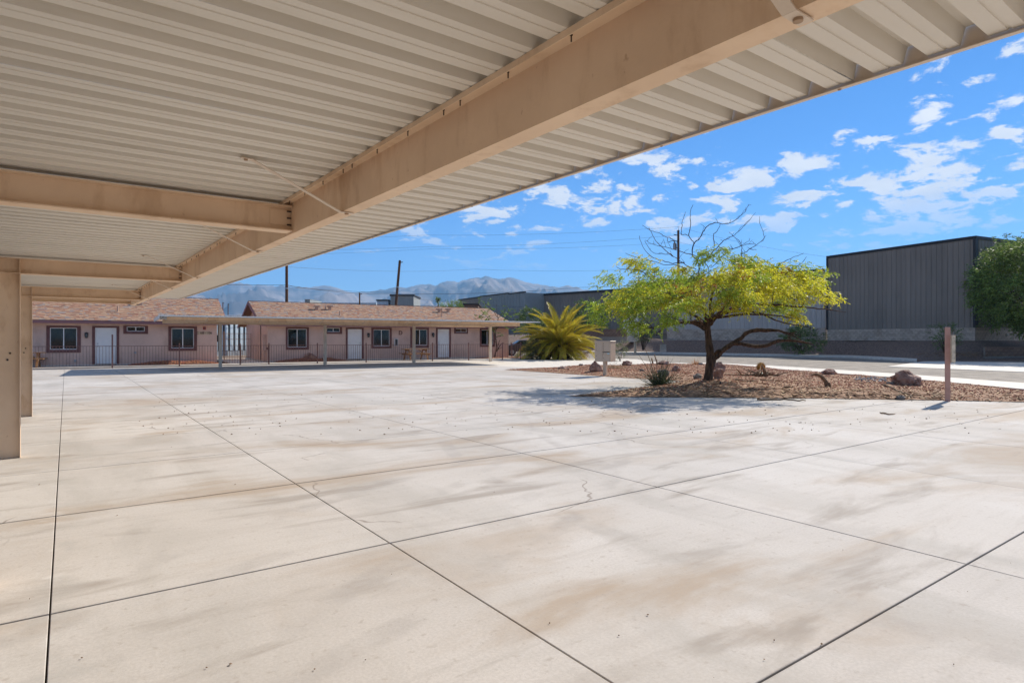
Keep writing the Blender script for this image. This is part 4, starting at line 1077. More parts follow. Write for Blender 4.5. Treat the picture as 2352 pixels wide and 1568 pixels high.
# white utility cabinet
p = dpt(1449, 71.5); 
uc = thing('utility_cabinet', 'tall white steel utility cabinet with double doors by the black shed', 'cabinet', (p.x, p.y, 2.05), -TH+R(18))
MB().cbox(-.78,.78,-.4,.4,0,2.3,.03).build('case', M['whitemetal'], uc); MB().box(-.82,.82,-.44,.44,2.3,2.36).build('lid', M['whitemetal'], uc); MB().box(-.85,.85,-.5,.5,-.9,-.002).build('plinth', M['walk'], uc)
for s in (-1, 1): MB().box(.39*s-.37,.39*s+.37,-.415,-.402,.06,2.24).build('door', M['whitemetal'], uc)
MB().box(-.05,-.02,-.44,-.416,1.0,1.25).build('handle', M['galv'], uc)
p = dpt(1473, 71.6); mb2 = thing('meter', 'round grey electricity meter on the black shed right of the cabinet', 'meter', (p.x, p.y, 3.5), -TH)
MB().box(-.16,.16,.05,.2,-.3,.35).build('case', M['galv'], mb2); MB().lathe([(.14,0),(.14,.1),(.08,.14)], 12).build('dial', M['lamp_glass'], mb2, loc=(0,.05,.1)).rotation_euler = (R(90),0,0)
# pad bollard, small block pillar on the bank
p = G(1459, 805, .25); bo = thing('marker_post', 'short beige marker post on the sunny bank right of the mailbox', 'post', p, -TH)
MB().lathe([(.14,-.3),(.14,.85),(.13,.93),(.08,.97),(.0,.98)], 12).build('shaft', M['sign'], bo); MB().lathe([(.15,.3),(.15,.36)], 12).build('band', M['sign'], bo)
p = G(1523, 806, .22); bp_ = thing('block_pillar', 'small grey block pillar at the kerb below the bank', 'pillar', p, -TH)
for k in range(4): MB().cbox(-.3,.3,-.2,.2,k*.2-.1,k*.2+.095,.01).build('block', M['block'], bp_)

# ================================================================ POLES AND WIRES
def upole(lab, u, vb, vt, d, rad, lean=0, trans=False, arm=None):
    a = P(u, vb, d); t_ = P(u+lean, vt, d); base = Vector((a.x, a.y, -.05)); k = (t_.z+.05)/(t_.z-a.z)
    base = t_-(t_-a)*k; base.z = -.05
    o = thing('utility_pole', lab, 'utility pole', base, 0, 'utility poles')
    MB().tube([(0,0,0), tuple((t_-base)*.5), tuple(t_-base)], [rad, rad*.92, rad*.8], 10).build('shaft', M['pole'], o)
    tp_ = t_-base
    if trans:
        MB().lathe([(.2,-2.75),(.26,-2.7),(.26,-1.9),(.2,-1.82),(.06,-1.8),(.05,-1.6)], 12, tuple(tp_-Vector((cT*.5, -sT*.5, 0)))).build('transformer', M['galv'], o)
        MB().tube([tuple(tp_), tuple(tp_+Vector((0,0,.55)))], .03, 6).build('pin', M['galv'], o)
        for k_ in (.75, 1.6):
            q = tp_-Vector((0,0,k_)); MB().tube([tuple(q), tuple(q-Vector((cT*.6,-sT*.6,-.12)))], .06, 6).build('insulator', M['black'], o)
    else:
        MB().tube([tuple(tp_+Vector((cT*.1,-sT*.1,-.25))), tuple(tp_+Vector((cT*.35,-sT*.35,-.2)))], .05, 6).build('insulator', M['black'], o)
    MB().tube([tuple(tp_*.7), tuple(tp_*.715)], rad*1.0, 10).build('band', M['galv'], o)
    return o
upole('thick brown utility pole rising behind the left end of house D', 658.5, 690, 600, 62, .165)
upole('dark leaning utility pole behind house D left of the mountains peak', 909.5, 699, 598, 74, .18, 9)
upole('short dark pole behind the ridge of house D', 826, 690, 672, 90, .13)
upole('small far pole above the gap between the houses, left one', 512, 715, 694, 160, .14)
upole('small far pole above the gap between the houses, right one', 524, 715, 697, 165, .13)
upole('utility pole with grey transformer behind the mesquite crown', 1558, 660, 529, 88, .2, 0, True)
def wire(lab, pts, r=.018, sag=.4):
    b = MB(); q = []
    for (a, c) in zip(pts, pts[1:]):
        for k in range(9):
            t = k/8; p_ = a.lerp(c, t); p_.z -= sag*4*t*(1-t); q.append(p_)
    o_ = q[0].copy(); b.tube([p_-o_ for p_ in q], r, 5)
    o = b.build('power_line', M['wire'], None, loc=o_); tag(o, lab, 'wire', 'power lines')
T3 = [P(1558, v, 88) for v in (521, 540, 556, 590)]
wire('topmost power line running left from the transformer pole', [T3[0], P(980, 540, 95), P(300, 552, 110)], .013)
wire('second power line from the top left of the transformer pole', [T3[1], P(1000, 566, 95), P(300, 575, 110)], .013)
wire('third power line left of the transformer pole', [T3[2], P(1000, 571, 96), P(300, 590, 110)], .013)
wire('lowest clear power line crossing the blue sky over the mountains', [T3[3]+Vector((0,0,-1.5)), P(1090, 618, 96), P(660, 613, 62)], .012)
wire('black cable between the two brown poles', [P(660, 655, 62), P(915, 675, 74), P(1333, 660, 88), P(1558, 640, 88)], .020, .3)
wire('pale cable sagging left of the leaning pole', [P(350, 648, 60), P(660, 654, 62), P(700, 662, 65), P(915, 672, 74)], .018, .1)
wire('dark cable right of the leaning pole over the far bush', [P(915, 680, 74), P(1100, 697, 90), P(1225, 704, 97)], .016, .2)
wire('upper power line right of the transformer pole', [T3[0], P(1900, 590, 80), P(2400, 660, 70)], .010)
wire('lower power line right of the transformer pole', [T3[2], P(1900, 613, 80), P(2400, 690, 70)], .010)

# ================================================================ PLANTED BED
TREE = G(1625, 888.5, .02)
def bed_h(x, y):
    e = min(edge_dist(x, y, bed)/.9, 1); e = e*e*(3-2*e)
    dt = math.hypot(x-TREE.x, y-TREE.y)
    return .012+e*(.085+.07*nz(x,y,0,.45)+.03*nz(x,y,5,1.7)+.12*math.exp(-(dt/1.5)**2))
bx0, bx1 = min(p[0] for p in bed), max(p[0] for p in bed); by0, by1 = min(p[1] for p in bed), max(p[1] for p in bed)
vs = []
NB = len(bed); 
for i in range(NB):
    a, c = Vector(bed[i]), Vector(bed[(i+1) % NB]); n = max(1, int((c-a).length/.35))
    for k in range(n):
        q = a.lerp(c, k/n); vs.append(q)
nb = len(vs); edges = [(i, (i+1) % nb) for i in range(nb)]
y = by0
while y < by1:
    x = bx0
    while x < bx1:
        q = Vector((x+random.uniform(-.08,.08), y+random.uniform(-.08,.08)))
        if inside(q.x, q.y, bed) and edge_dist(q.x, q.y, bed) > .15: vs.append(q)
        x += .32
    y += .32
rv_, re_, rf_, _a, _b, _c = geometry.delaunay_2d_cdt(vs, edges, [], 1, 1e-4)
bm_ = bpy.data.meshes.new('planting_bed')
bm_.from_pydata([(v.x, v.y, bed_h(v.x, v.y)) for v in rv_], [], [tuple(f) for f in rf_])
bm_.materials.append(M['bed']); bm_.polygons.foreach_set('use_smooth', [True]*len(bm_.polygons)); bm_.update()
if bm_.polygons and bm_.polygons[0].normal.z < 0: bm_.flip_normals()
kind(put(bm_, 'planting_bed'))
front_line = [Vector(p) for p in (bed[11], bed[12], bed[13], bed[14], bed[15], bed[16], bed[18])]
def front_dist(x, y):
    b_ = 1e9
    for a, c in zip(front_line, front_line[1:]):
        d_ = c-a; t = max(0, min(1, (Vector((x,y))-a).dot(d_)/d_.length_squared)); b_ = min(b_, (Vector((x,y))-a-d_*t).length)
    return b_
OCT_F = [(0,1,2),(0,2,3),(0,3,4),(0,4,1),(5,2,1),(5,3,2),(5,4,3),(5,1,4)]
def pebble(b, p, s, fl=.6):
    n = len(b.v); a = random.uniform(0, 6.28); ca, sa = math.cos(a), math.sin(a); sx, sy, sz = s*random.uniform(.7,1.3), s*random.uniform(.6,1.1), s*fl*random.uniform(.6,1.2)
    for x, y, z in ((0,0,sz),(sx,0,0),(0,sy,0),(-sx,0,0),(0,-sy,0),(0,0,-sz)):
        x += random.uniform(-.25,.25)*s; y += random.uniform(-.25,.25)*s
        b.v.append((p[0]+x*ca-y*sa, p[1]+x*sa+y*ca, p[2]+z))
    b.f += [tuple(n+i for i in f) for f in OCT_F]
gr, mu = MB(), MB(); cnt = 0
while cnt < 26000:
    x, y = random.uniform(bx0, bx1), random.uniform(by0, by1)
    if not inside(x, y, bed): continue
    fd_ = front_dist(x, y); near_t = math.exp(-(math.hypot(x-TREE.x, y-TREE.y)/4.2)**2)
    pm2 = max(0, 1-fd_/2.8)*1.1*(1 if math.hypot(x-TREE.x, y-TREE.y) < 6 else .45)+near_t*.25
    z = bed_h(x, y); cnt += 1
    if random.random() < pm2:
        a = random.uniform(0, 3.14); l = random.uniform(.03,.11); w = random.uniform(.008,.02); n = len(mu.v)
        ux, uy = math.cos(a)*l, math.sin(a)*l; wx, wy = -math.sin(a)*w, math.cos(a)*w; t0, t1 = random.uniform(.004,.02), random.uniform(.004,.035)
        mu.v += [(x-ux-wx,y-uy-wy,z+t0),(x+ux-wx,y+uy-wy,z+t1),(x+ux+wx,y+uy+wy,z+t1+.004),(x-ux+wx,y-uy+wy,z+t0+.004)]; mu.f.append((n,n+1,n+2,n+3))
    else: pebble(gr, (x, y, z+.008), random.uniform(.012,.032))
tag(kind(gr.build('gravel', M['gravel'], fix=False), 'stuff'), 'reddish crushed gravel covering the planting bed', 'gravel')
tag(kind(mu.build('mulch', M['mulch'], fix=False), 'stuff'), 'dry brown leaf litter and twigs round the mesquite trunk', 'mulch')
# gravel mounds by the houses
def gravel_strip(W_, x0, x1, y0, y1, n, lab, hmax=.12):
    b = MB(); nx, ny = 40, 8
    def hh(t, s): return ZG-.06+hmax*max(0, math.sin(math.pi*t))**.7*math.sin(math.pi*s)*(1+.5*nz(t*6,s*2,3))
    nrm = Vector((-W_.e.y, W_.e.x))
    for i in range(nx+1):
        for j in range(ny+1):
            t, s = i/nx, j/ny; p = W_.o+W_.e*lerp(x0,x1,t)+nrm*lerp(y0,y1,s); b.v.append((p.x, p.y, hh(t, s)))
    for i in range(nx):
        for j in range(ny): a = i*(ny+1)+j; b.f.append((a, a+ny+1, a+ny+2, a+1))
    for _i in range(n):
        t, s = random.random(), random.random(); p = W_.o+W_.e*lerp(x0,x1,t)+nrm*lerp(y0,y1,s); pebble(b, (p.x, p.y, hh(t,s)+.01), random.uniform(.02,.04))
    tag(kind(b.build('gravel', M['gravel'], fix=False), 'stuff'), lab, 'gravel')
gravel_strip(WC, -4.4, xrC+.1, -1.0, -.06, 1500, 'red gravel mound under the right window of the left pink house', .2)
gravel_strip(WD, xlD+.4, WD.x(790), -1.2, -.06, 1200, 'red gravel mound under the left window of house D', .2)
gravel_strip(WD, WD.x(1090), xrD+1.0, -1.4, -.06, 700, 'thin gravel strip below the right end of house D', .05)

# ---- rocks
def rock(lab, u0, u1, vt, vb, m='rock', z=None, seed=0, name='rock', sharp=.5):
    point = 'pointed' in lab
    p = G((u0+u1)/2, vb, .05); d = p.x*sT+p.y*cT; w = (u1-u0)/F*d; hgt = (vb-vt)/F*d
    z0 = (bed_h(p.x, p.y) if inside(p.x, p.y, bed) else .05) if z is None else z
    import bmesh
    bm = bmesh.new(); bmesh.ops.create_icosphere(bm, subdivisions=3, radius=1)
    for v in bm.verts:
        q = v.co.copy(); k = 1+.32*noise.noise(q*1.1+Vector((seed*3.1,0,0)))+.22*noise.noise(q*2.3+Vector((0,seed*2.7,0)))*(1+sharp)+.09*noise.noise(q*6+Vector((seed,0,0)))
        q = q*k; c_ = noise.cell(q*1.4+Vector((seed,0,0)))*.10
        q *= 1+c_
        if point: f = 1-.62*max(0, min(1, (q.z+.4)/1.3)); q = Vector((q.x*f*1.15-.12*q.z, q.y*f, q.z))
        v.co = Vector((q.x*w*.5, q.y*w*.42, q.z*hgt*.62+hgt*.36))
    me = bpy.data.meshes.new(name); bm.to_mesh(me); bm.free(); me.materials.append(M[m])
    o = put(me, name, None, (p.x, p.y, z0), -TH); tag(o, lab, 'rock', 'landscape rocks'); return o
rocks = [('pointed pink rock left of the mailbox post',1353,1385,832,855.5,'rock'),('small flat rock left of the pointed rock',1282,1305,845,850.5,'rock'),('tiny dark rock at the far edge of the gravel',1329,1340,837.5,841.5,'greyrock'),
         ('brown rock right of the mailbox at the far gravel edge',1430,1452,829.5,839.5,'rock'),('pale pink rock beside the two dead stalks',1513,1536,830,839,'rock'),('rounded pink rock left of the mesquite trunk',1543,1564,842,854,'rock'),
         ('dark rock behind the spiky yucca',1510,1537,851,866,'greyrock'),('dark brown rock just left of the trunk',1592,1611,859,872,'greyrock'),('large upright red rock right of the trunk',1641,1666,833,856.5,'rock'),('pale rock in front of the upright red rock',1637,1659,847,871.5,'rock'),
         ('low brown rock at the kerb in the right of the bed',1889,1920,851,863.5,'rock'),('large rounded red boulder left of the pink post',2052,2106,855.5,887,'rock'),('small red rock touching the large boulder',2101,2116,871,888.5,'rock'),('small grey stone left of the large boulder',2036,2052,880,886.5,'greyrock'),
         ('dark flat stone near the front edge of the bed',2060,2079,904,913,'greyrock'),('grey stone behind the trunk by the kerb',1604,1615,835,839.5,'greyrock'),('small dark stone between mailbox and yucca',1468,1480,851,856.5,'greyrock')]
for i, r_ in enumerate(rocks): rock(*r_, seed=i+1)
rock('red boulder behind the iron fence under the left window of house D', 699, 729, 812, 829, 'rock', z=.05, seed=31)
# pale pebbles near the large boulder
pb = MB()
for _i in range(60):
    p = G(random.uniform(1960, 2035), random.uniform(872, 882)); pebble(pb, (p.x, p.y, bed_h(p.x,p.y)+.02), random.uniform(.03,.07))
tag(kind(pb.build('pebbles', mat('pale_pebble', (.42,.38,.35), .9, .2, 6, island=.35), fix=False), 'stuff'), 'patch of pale grey pebbles left of the large boulder', 'pebbles')

# ================================================================ PLANTS
def blade(b, p, d, l, w, up=None):                  # narrow pointed leaf face
    d = Vector(d).normalized(); s_ = d.cross(Vector((random.uniform(-1,1), random.uniform(-1,1), random.uniform(-.3,1))))
    if s_.length < 1e-3: s_ = Vector((1,0,0))
    s_.normalize(); n = len(b.v); p = Vector(p); m_ = p+d*l*.45
    b.v += [tuple(p), tuple(m_+s_*w), tuple(p+d*l), tuple(m_-s_*w)]; b.f.append((n,n+1,n+2,n+3))
def spray(b, p, d, l, n, ll, lw, droop=.5):          # feathery leaf: a short stem lined with leaflets
    p = Vector(p); d = Vector(d).normalized()
    for k in range(n):
        t = (k+.5)/n; q = p+d*l*t+Vector((0,0,-droop*l*t*t))
        for s in (-1, 1):
            a = Vector((random.uniform(-1,1), random.uniform(-1,1), random.uniform(-1,.3)))
            blade(b, q, d*.7+a*.75+Vector((0,0,-droop*.6)), ll*random.uniform(.7,1.2), lw)
tree = thing('mesquite_tree', 'spreading mesquite tree with forked dark trunk and yellow green crown', 'tree', TREE, -TH)
TD = TREE.x*sT+TREE.y*cT; K = TD/F
def tl(u, v, y=0): return Vector(((u-1625)*K*(1+y/TD), y, (888.5-v)*K*(1+y/TD)))
def A(cx, cy, y=0): return tl(1528.8+.15*cx, 689.9+.15*cy, y)
def B_(cx, cy, y=0): return tl(1489.6+.15*cx, 470.4+.15*cy, y)
def C5(cx, cy, y=0): return tl(1333+.3*cx, 470.4+.3*cy, y)
PX = .15*K
def limb(b, pts, rad, n=9, wig=.0):
    q, r_ = [], []
    for i in range(len(pts)-1):
        p0, p1, p2, p3 = pts[max(i-1,0)], pts[i], pts[i+1], pts[min(i+2,len(pts)-1)]
        for k in range(4):
            t = k/4; q.append(.5*((2*p1)+(p2-p0)*t+(2*p0-5*p1+4*p2-p3)*t*t+(3*p1-p0-3*p2+p3)*t**3)); r_.append(lerp(rad[i], rad[i+1], t)*(1+.10*random.uniform(-1,1)))
    q.append(pts[-1]); r_.append(rad[-1])
    if wig: q = [p+Vector((random.uniform(-1,1),random.uniform(-1,1),random.uniform(-1,1)))*wig for p in q]
    b.tube(q, r_, n); return q
skel = []
tb = MB()
skel += limb(tb, [A(640,1350), A(645,1280), A(665,1100), A(692,900), A(668,700), A(650,520), A(640,400), A(650,300)], [x*PX for x in (88,72,66,70,54,48,48,46)], 12)
limb(tb, [A(705,1000), A(735,900), A(800,840), A(900,745), A(1020,660), A(1150,580), A(1250,490), A(1400,455), A(1560,455,-.1), A(1700,455,-.2), A(1850,490,-.2), A(1960,470,-.3)], [x*PX for x in (50,46,40,38,36,30,30,32,30,18,13,6)], 10, .008)
limb(tb, [A(1020,660), A(1110,655,-.1), A(1210,672,-.2), A(1330,690,-.3), A(1490,670,-.4), A(1620,600,-.5), A(1750,592,-.5), A(1900,592,-.6), A(2060,620,-.7), A(2140,645,-.75)], [x*PX for x in (30,28,28,27,25,28,20,17,12,5)], 10, .008)
for a, c in (((1740,470),(1900,560)),((1800,480),(2000,530)),((1850,500),(2040,610)),((1880,580),(1800,540))): limb(tb, [A(*a,-.2), A((a[0]+c[0])/2,(a[1]+c[1])/2-8,-.25), A(*c,-.35)], [12*PX, 9*PX, 4*PX], 6, .005)
tb.tube([A(740,860), A(790,770,-.05), A(820,760,-.12), A(830,775,-.2)], [30*PX,26*PX,26*PX,22*PX], 9)       # stub
tb.build('trunk', M['bark'], tree, smooth=True)
lb = MB()
L_ = [([A(610,430), A(540,350), A(400,322,-.2), A(250,312,-.4), A(100,332,-.5), A(-40,352,-.6), A(-160,400,-.7), A(-280,500,-.8)], (34,30,24,22,20,17,13,5)),
      ([A(600,450), A(520,385,.2), A(400,345,.4), A(250,360,.6), A(100,400,.7), A(-60,440,.8), A(-200,480,.9)], (28,24,22,20,17,14,6)),
      ([A(680,370), A(770,280,.1), A(900,200,.1), A(1010,168,0), A(1200,152,-.2), A(1400,190,-.5), A(1600,290,-.8), A(1800,330,-1.0), A(2050,370,-1.2)], (38,34,32,28,22,16,11,8,4)),
      ([A(660,320), A(720,200,.2), A(745,60,.4), A(800,-80,.5), A(860,-200,.6)], (38,32,26,18,9)),
      ([A(640,330), A(560,210,-.3), A(490,120,-.6), A(380,40,-.9), A(200,-60,-1.2), A(0,-120,-1.5), A(-200,-140,-1.7)], (34,28,24,19,14,9,4)),
      ([A(630,360), A(520,250,.4), A(380,180,.8), A(200,130,1.2), A(0,80,1.6), A(-250,60,1.9), A(-480,100,2.1)], (28,24,20,16,12,8,4)),
      ([A(690,300), A(850,120,.6), A(1050,20,1.0), A(1300,-60,1.5), A(1600,-100,1.9), A(1900,-90,2.2)], (30,25,20,15,10,4)),
      ([A(700,300), A(900,100,-.7), A(1150,20,-1.2), A(1450,0,-1.6), A(1750,20,-1.9), A(2050,40,-2.1), A(2350,80,-2.2)], (30,25,20,15,11,8,4)),
      ([A(660,300), A(650,150,-1.0), A(600,20,-1.8), A(560,-80,-2.5)], (28,22,15,5)), ([A(660,300), A(720,140,1.0), A(760,10,1.9), A(800,-80,2.7)], (28,22,15,5)),
      ([A(800,260), A(1000,180,-.9), A(1250,140,-1.7), A(1500,160,-2.4)], (24,19,13,4)), ([A(560,360), A(350,260,-1.0), A(100,230,-1.8), A(-150,260,-2.4)], (24,19,13,4)),
      ([A(800,250), A(1050,120,.9), A(1350,90,1.6), A(1650,120,2.2), A(2000,180,2.5), A(2400,240,2.6)], (24,19,15,11,8,3))]
for pts, rd in L_: skel += limb(lb, pts, [x*PX*.9 for x in rd], 8, .012)
lb.build('limbs', M['bark'], tree, smooth=True)
tw = MB()
bare = [[(790,1090),(810,950),(850,890),(930,820),(1000,700),(1060,640),(1150,560),(1260,520),(1380,450),(1480,340),(1575,205)], [(810,950),(790,850),(720,780),(730,610),(790,520),(830,440),(900,360),(980,320),(1090,290),(1200,305),(1290,270),(1400,190),(1500,110),(1570,0)],
        [(730,610),(700,530),(630,465),(540,465),(515,430),(520,330),(540,250),(600,180),(615,120)], [(630,465),(675,350),(680,200),(665,90),(675,0)], [(720,780),(600,750),(480,710),(370,680),(270,650),(150,620),(40,600),(-60,540)],
        [(420,690),(400,640),(350,530),(270,490),(170,465),(100,420),(-20,380),(-130,300)], [(1500,960),(1500,800),(1540,770),(1620,690),(1720,610),(1800,540),(1810,430),(1775,270)], [(1520,960),(1520,770),(1535,680),(1480,590),(1350,490),(1290,430)],
        [(1060,640),(1240,690),(1400,650),(1540,600),(1620,590)], [(1000,700),(1240,700),(1400,660),(1560,560)], [(1030,640),(1030,480),(1080,420),(1100,350),(1090,290)], [(860,890),(930,960),(950,1060),(900,1100)], [(1840,1180),(1960,930),(2080,850),(2200,780),(2310,720)], [(1850,1200),(1960,1080),(2100,1000),(2230,900),(2316,770)],
        [(700,980),(600,940),(480,860),(330,770),(200,740),(0,710),(-90,560)], [(480,860),(300,880),(100,820),(-60,760),(-200,600),(-250,440)], [(330,770),(180,650),(60,500),(-40,330)], [(640,1000),(500,940),(300,930),(100,870),(-100,830),(-330,750)], [(1500,800),(1460,860),(1470,960)], [(1570,920),(1560,780)], [(1620,690),(1740,710)], [(1240,690),(1100,900),(1000,980)], [(50,1230),(-200,1000),(-400,960),(-560,950),(-650,910)], [(350,530),(260,560),(270,490)]]
for i, pl in enumerate(bare):
    yy = [.1,.2,.2,.1,-.2,-.3,.4,.5,0,.1,.1,0,-.3,-.5,-.2,-.5,-.3,.3,.4,.5,.4,.2,-.8,-.3][i]
    n = len(pl); r0 = .020 if i < 2 else .013
    q = limb(tw, [B_(x, y, yy+.15*math.sin(k)) for k, (x, y) in enumerate(pl)], [lerp(r0, .006, k/(n-1)) for k in range(n)], 5, .012)
    if i in (0,1,6,8,9,4,14):
        for p in q[6::3]:
            d = Vector((random.uniform(-1,1), random.uniform(-.6,.6), random.uniform(.0,1))).normalized()*random.uniform(.08,.28); tw.tube([p, p+d*.5+Vector((0,0,.02)), p+d], [.006,.005,.003], 4)
top_o = [(1365,705),(1400,668),(1440,640),(1470,600),(1500,585),(1530,598),(1560,585),(1600,568),(1640,566),(1680,590),(1720,606),(1750,592),(1790,598),(1830,624),(1870,640),(1900,648),(1930,690)]
bot_o = [(1365,712),(1400,735),(1450,756),(1478,760),(1500,735),(1530,706),(1600,702),(1640,715),(1700,742),(1740,735),(1800,742),(1850,735),(1900,742),(1930,748)]
def interp(l_, u):
    for (a, b_), (c, d) in zip(l_, l_[1:]):
        if a <= u <= c: return lerp(b_, d, (u-a)/(c-a))
    return None
lf, lfg, rust, tws = MB(), MB(), MB(), MB(); cl = []
while len(cl) < 610:
    u = random.uniform(1372, 1922); y = random.uniform(-3.0, 3.0)
    q_ = (u-1632)/264
    if q_*q_+(y/3.1)**2 > 1: continue
    a, c = interp(top_o, u), interp(bot_o, u)
    f_ = abs(y)/3.25
    a, c = lerp(a, 650, f_*.6), lerp(c, 712, f_*.6)
    v = lerp(a, c-6, random.betavariate(.85, 1.1))
    gp = 1 if random.random() < .22+.5*max(0, min(1, (1640-u)/230))+.25*(v < 640) else 0
    c0 = tl(u, v, y)
    for _j in range(random.randint(5, 11)):
        cl.append((c0+Vector((random.gauss(0,.20), random.gauss(0,.24), random.gauss(0,.085))), u, v, gp))
grow = [(p, 0) for p in skel]
cl.sort(key=lambda q: min((q[0]-z).length_squared for z in skel))
for made, (p, u, v, gp) in enumerate(cl):
    s_ = min(grow, key=lambda z: (z[0]-p).length_squared+.3*max(0, z[0].z-p.z)+.02*z[1])
    md = s_[0].lerp(p, .5)+Vector((random.uniform(-.06,.06), random.uniform(-.06,.06), random.uniform(.0,.10)))
    r_ = max(.004, .014-.002*s_[1]); tws.tube([s_[0], md, p], [r_, r_*.8, r_*.6], 4); grow.append((p, s_[1]+1))
    out = Vector((p.x-.15, p.y, 0)).normalized()
    tgt = rust if (made % 17 == 0 and abs(u-1650) < 150 and v > 610) else (lfg if gp else lf)
    for _k in range(random.randint(9, 13)):
        d = out*.7+Vector((random.uniform(-1,1), random.uniform(-1,1), random.uniform(-.5,.6)))
        spray(tgt, p+Vector((random.gauss(0,.13), random.gauss(0,.13), random.gauss(0,.08))), d, random.uniform(.14,.32), random.randint(5,7), random.uniform(.06,.12), .0105, .5)
lf.build('foliage', M['leaf'], tree, fix=False); lfg.build('foliage', M['leafgreen'], tree, fix=False); rust.build('dry_foliage', M['leafrust'], tree, fix=False); kind(tws.build('twigs', M['twig'], tree), 'stuff'); tw.build('bare_branches', M['twig'], tree)

def bushy(name, lab, cat, base, crown_c, rad, n, m, ll=.07, lw=.008, sl_=.22, stems=5, stem_r=.02, droop=.4, group=None, sprays=6, trunk=None, hollow=.35):
    t = thing(name, lab, cat, base, -TH, group); st, fo = MB(), MB(); cc = Vector(crown_c); rd = Vector(rad); ends = []
    for k in range(n):
        while True:
            q = Vector((random.uniform(-1,1), random.uniform(-1,1), random.uniform(-1,1)))
            if hollow**2 < q.length_squared < 1: break
        lump = 1+.28*noise.noise(q*1.9+Vector((base[0], base[1], 0)))
        p = cc+Vector((q.x*rd.x, q.y*rd.y, q.z*rd.z))*lump
        if p.z < .03: p.z = random.uniform(.03,.12)
        ends.append(p)
        for _j in range(sprays):
            spray(fo, p+Vector((random.gauss(0,.1)*rd.x*.5, random.gauss(0,.1)*rd.y*.5, random.gauss(0,.1)*rd.z*.5)), q+Vector((random.uniform(-.8,.8), random.uniform(-.8,.8), random.uniform(-.3,.8))), sl_*random.uniform(.7,1.3), 5, ll*random.uniform(.8,1.3), lw, droop)
    if trunk:
        limb(st, [Vector((0,0,-.15)), Vector((trunk*.6,0,cc.z*.35)), Vector((0,0,cc.z*.7)), cc], [trunk, trunk*.8, trunk*.6, trunk*.3], 8)
    step = max(1, n//max(1, stems))
    for p in ends[::step]:
        a = Vector((0,0,cc.z*.45)) if trunk else Vector((p.x*.12, p.y*.12, -.04))
        st.tube([a, a.lerp(p, .5)+Vector((0,0,.06*rd.z)), p], [stem_r, stem_r*.7, stem_r*.3], 5)
    st.build('stems', M['bark'], t); fo.build('foliage', M[m], t, fix=False); return t
# tree at the right edge
p = dpt(2400, 43.0); bushy('tree', 'dense dark green tree at the right edge before the charcoal building', 'tree', (p.x, p.y, .75), (0,0,4.6), (4.4,3.7,3.5), 900, 'leafedge', .19, .028, .55, 30, .06, .3, sprays=8, trunk=.2, hollow=.5)
# shrubs
p = dpt(1842, 53.5); bushy('shrub', 'wide olive green shrub on the shaded bank behind the mesquite limb', 'shrub', (p.x, p.y, .42), (0,0,1.0), (1.9,1.3,1.15), 190, 'leafdark', .12, .016, .35, 20, .02, .2)
p = dpt(2172, 42.5); bushy('shrub', 'small twiggy shrub with open crown behind the pink post', 'shrub', (p.x, p.y, .55), (0,0,1.1), (1.0,.8,.75), 60, 'leafdark', .10, .014, .3, 24, .018, .1, sprays=4)
p = dpt(1477, 64.6); bushy('shrub', 'small airy olive sapling on the sunny bank', 'shrub', (p.x, p.y, .35), (0,0,1.75), (.95,.8,.95), 100, 'leafgrey', .13, .014, .35, 16, .02, .2)
p = dpt(1345, 75.5); bushy('shrub', 'dark green leafy shrub right of the palm against the black shed', 'shrub', (p.x, p.y, 2.0), (0,0,1.7), (2.6,1.5,2.4), 240, 'leafdark', .2, .03, .5, 14, .03, .2)
p = dpt(1222, 80); bushy('shrub', 'dark green shrub left behind the palm crown', 'shrub', (p.x, p.y, 2.0), (0,0,1.8), (1.8,1.3,1.7), 120, 'leafdark', .2, .03, .5, 14, .03, .2)
p = G(1236, 825); bushy('shrub', 'pale dusty bush at the fence end left of the palm trunk', 'shrub', p, (0,0,.75), (.95,.7,.75), 130, 'leafgrey', .12, .012, .3, 16, .015, .1)
p = G(1328, 823); bushy('shrub', 'low straw coloured bush right of the palm trunk', 'shrub', p, (0,0,.55), (.8,.6,.55), 90, 'dry', .12, .010, .3, 16, .012, .1)
p = G(1425, 829); bushy('shrub', 'small yellow green weed behind the mailbox', 'shrub', p, (0,0,.8), (.5,.4,.8), 45, 'leafgrey', .08, .010, .25, 10, .01, .1, sprays=4)
# thin tree before the right end of house D
p = G(1137, 823.5); td = p.x*sT+p.y*cT
yt = thing('young_tree', 'thin dark young tree with sparse leaves before the right end of house D', 'tree', p, -TH)
s_, f_ = MB(), MB(); kk = td/F
def yl(cx, cy, y=0): u, v = (1000+cx/3.92)*.784, (800+cy/3.92)*.784; return Vector(((u-1137)*kk, y, (824.0-v)*kk))
br = [([(1750,985),(1775,900),(1780,800),(1770,720),(1775,640),(1790,580),(1800,520),(1790,450),(1775,350)], .06), ([(1775,730),(1740,660),(1725,600),(1650,480),(1560,520)], .03), ([(1770,740),(1850,715)], .03), ([(1775,650),(1830,590),(1870,540),(1920,480),(2030,450)], .028), ([(1800,520),(1730,420),(1660,360),(1640,330)], .02), ([(1790,560),(1680,500),(1620,510),(1530,530)], .018),
      ([(1785,900),(1830,820),(1875,800)], .05), ([(1790,880),(1810,800),(1825,760)], .035), ([(1800,880),(1850,850)], .03), ([(1780,800),(1720,760)], .02), ([(1800,520),(1870,440),(1900,400)], .016), ([(1830,590),(1950,640),(2050,650)], .02)]
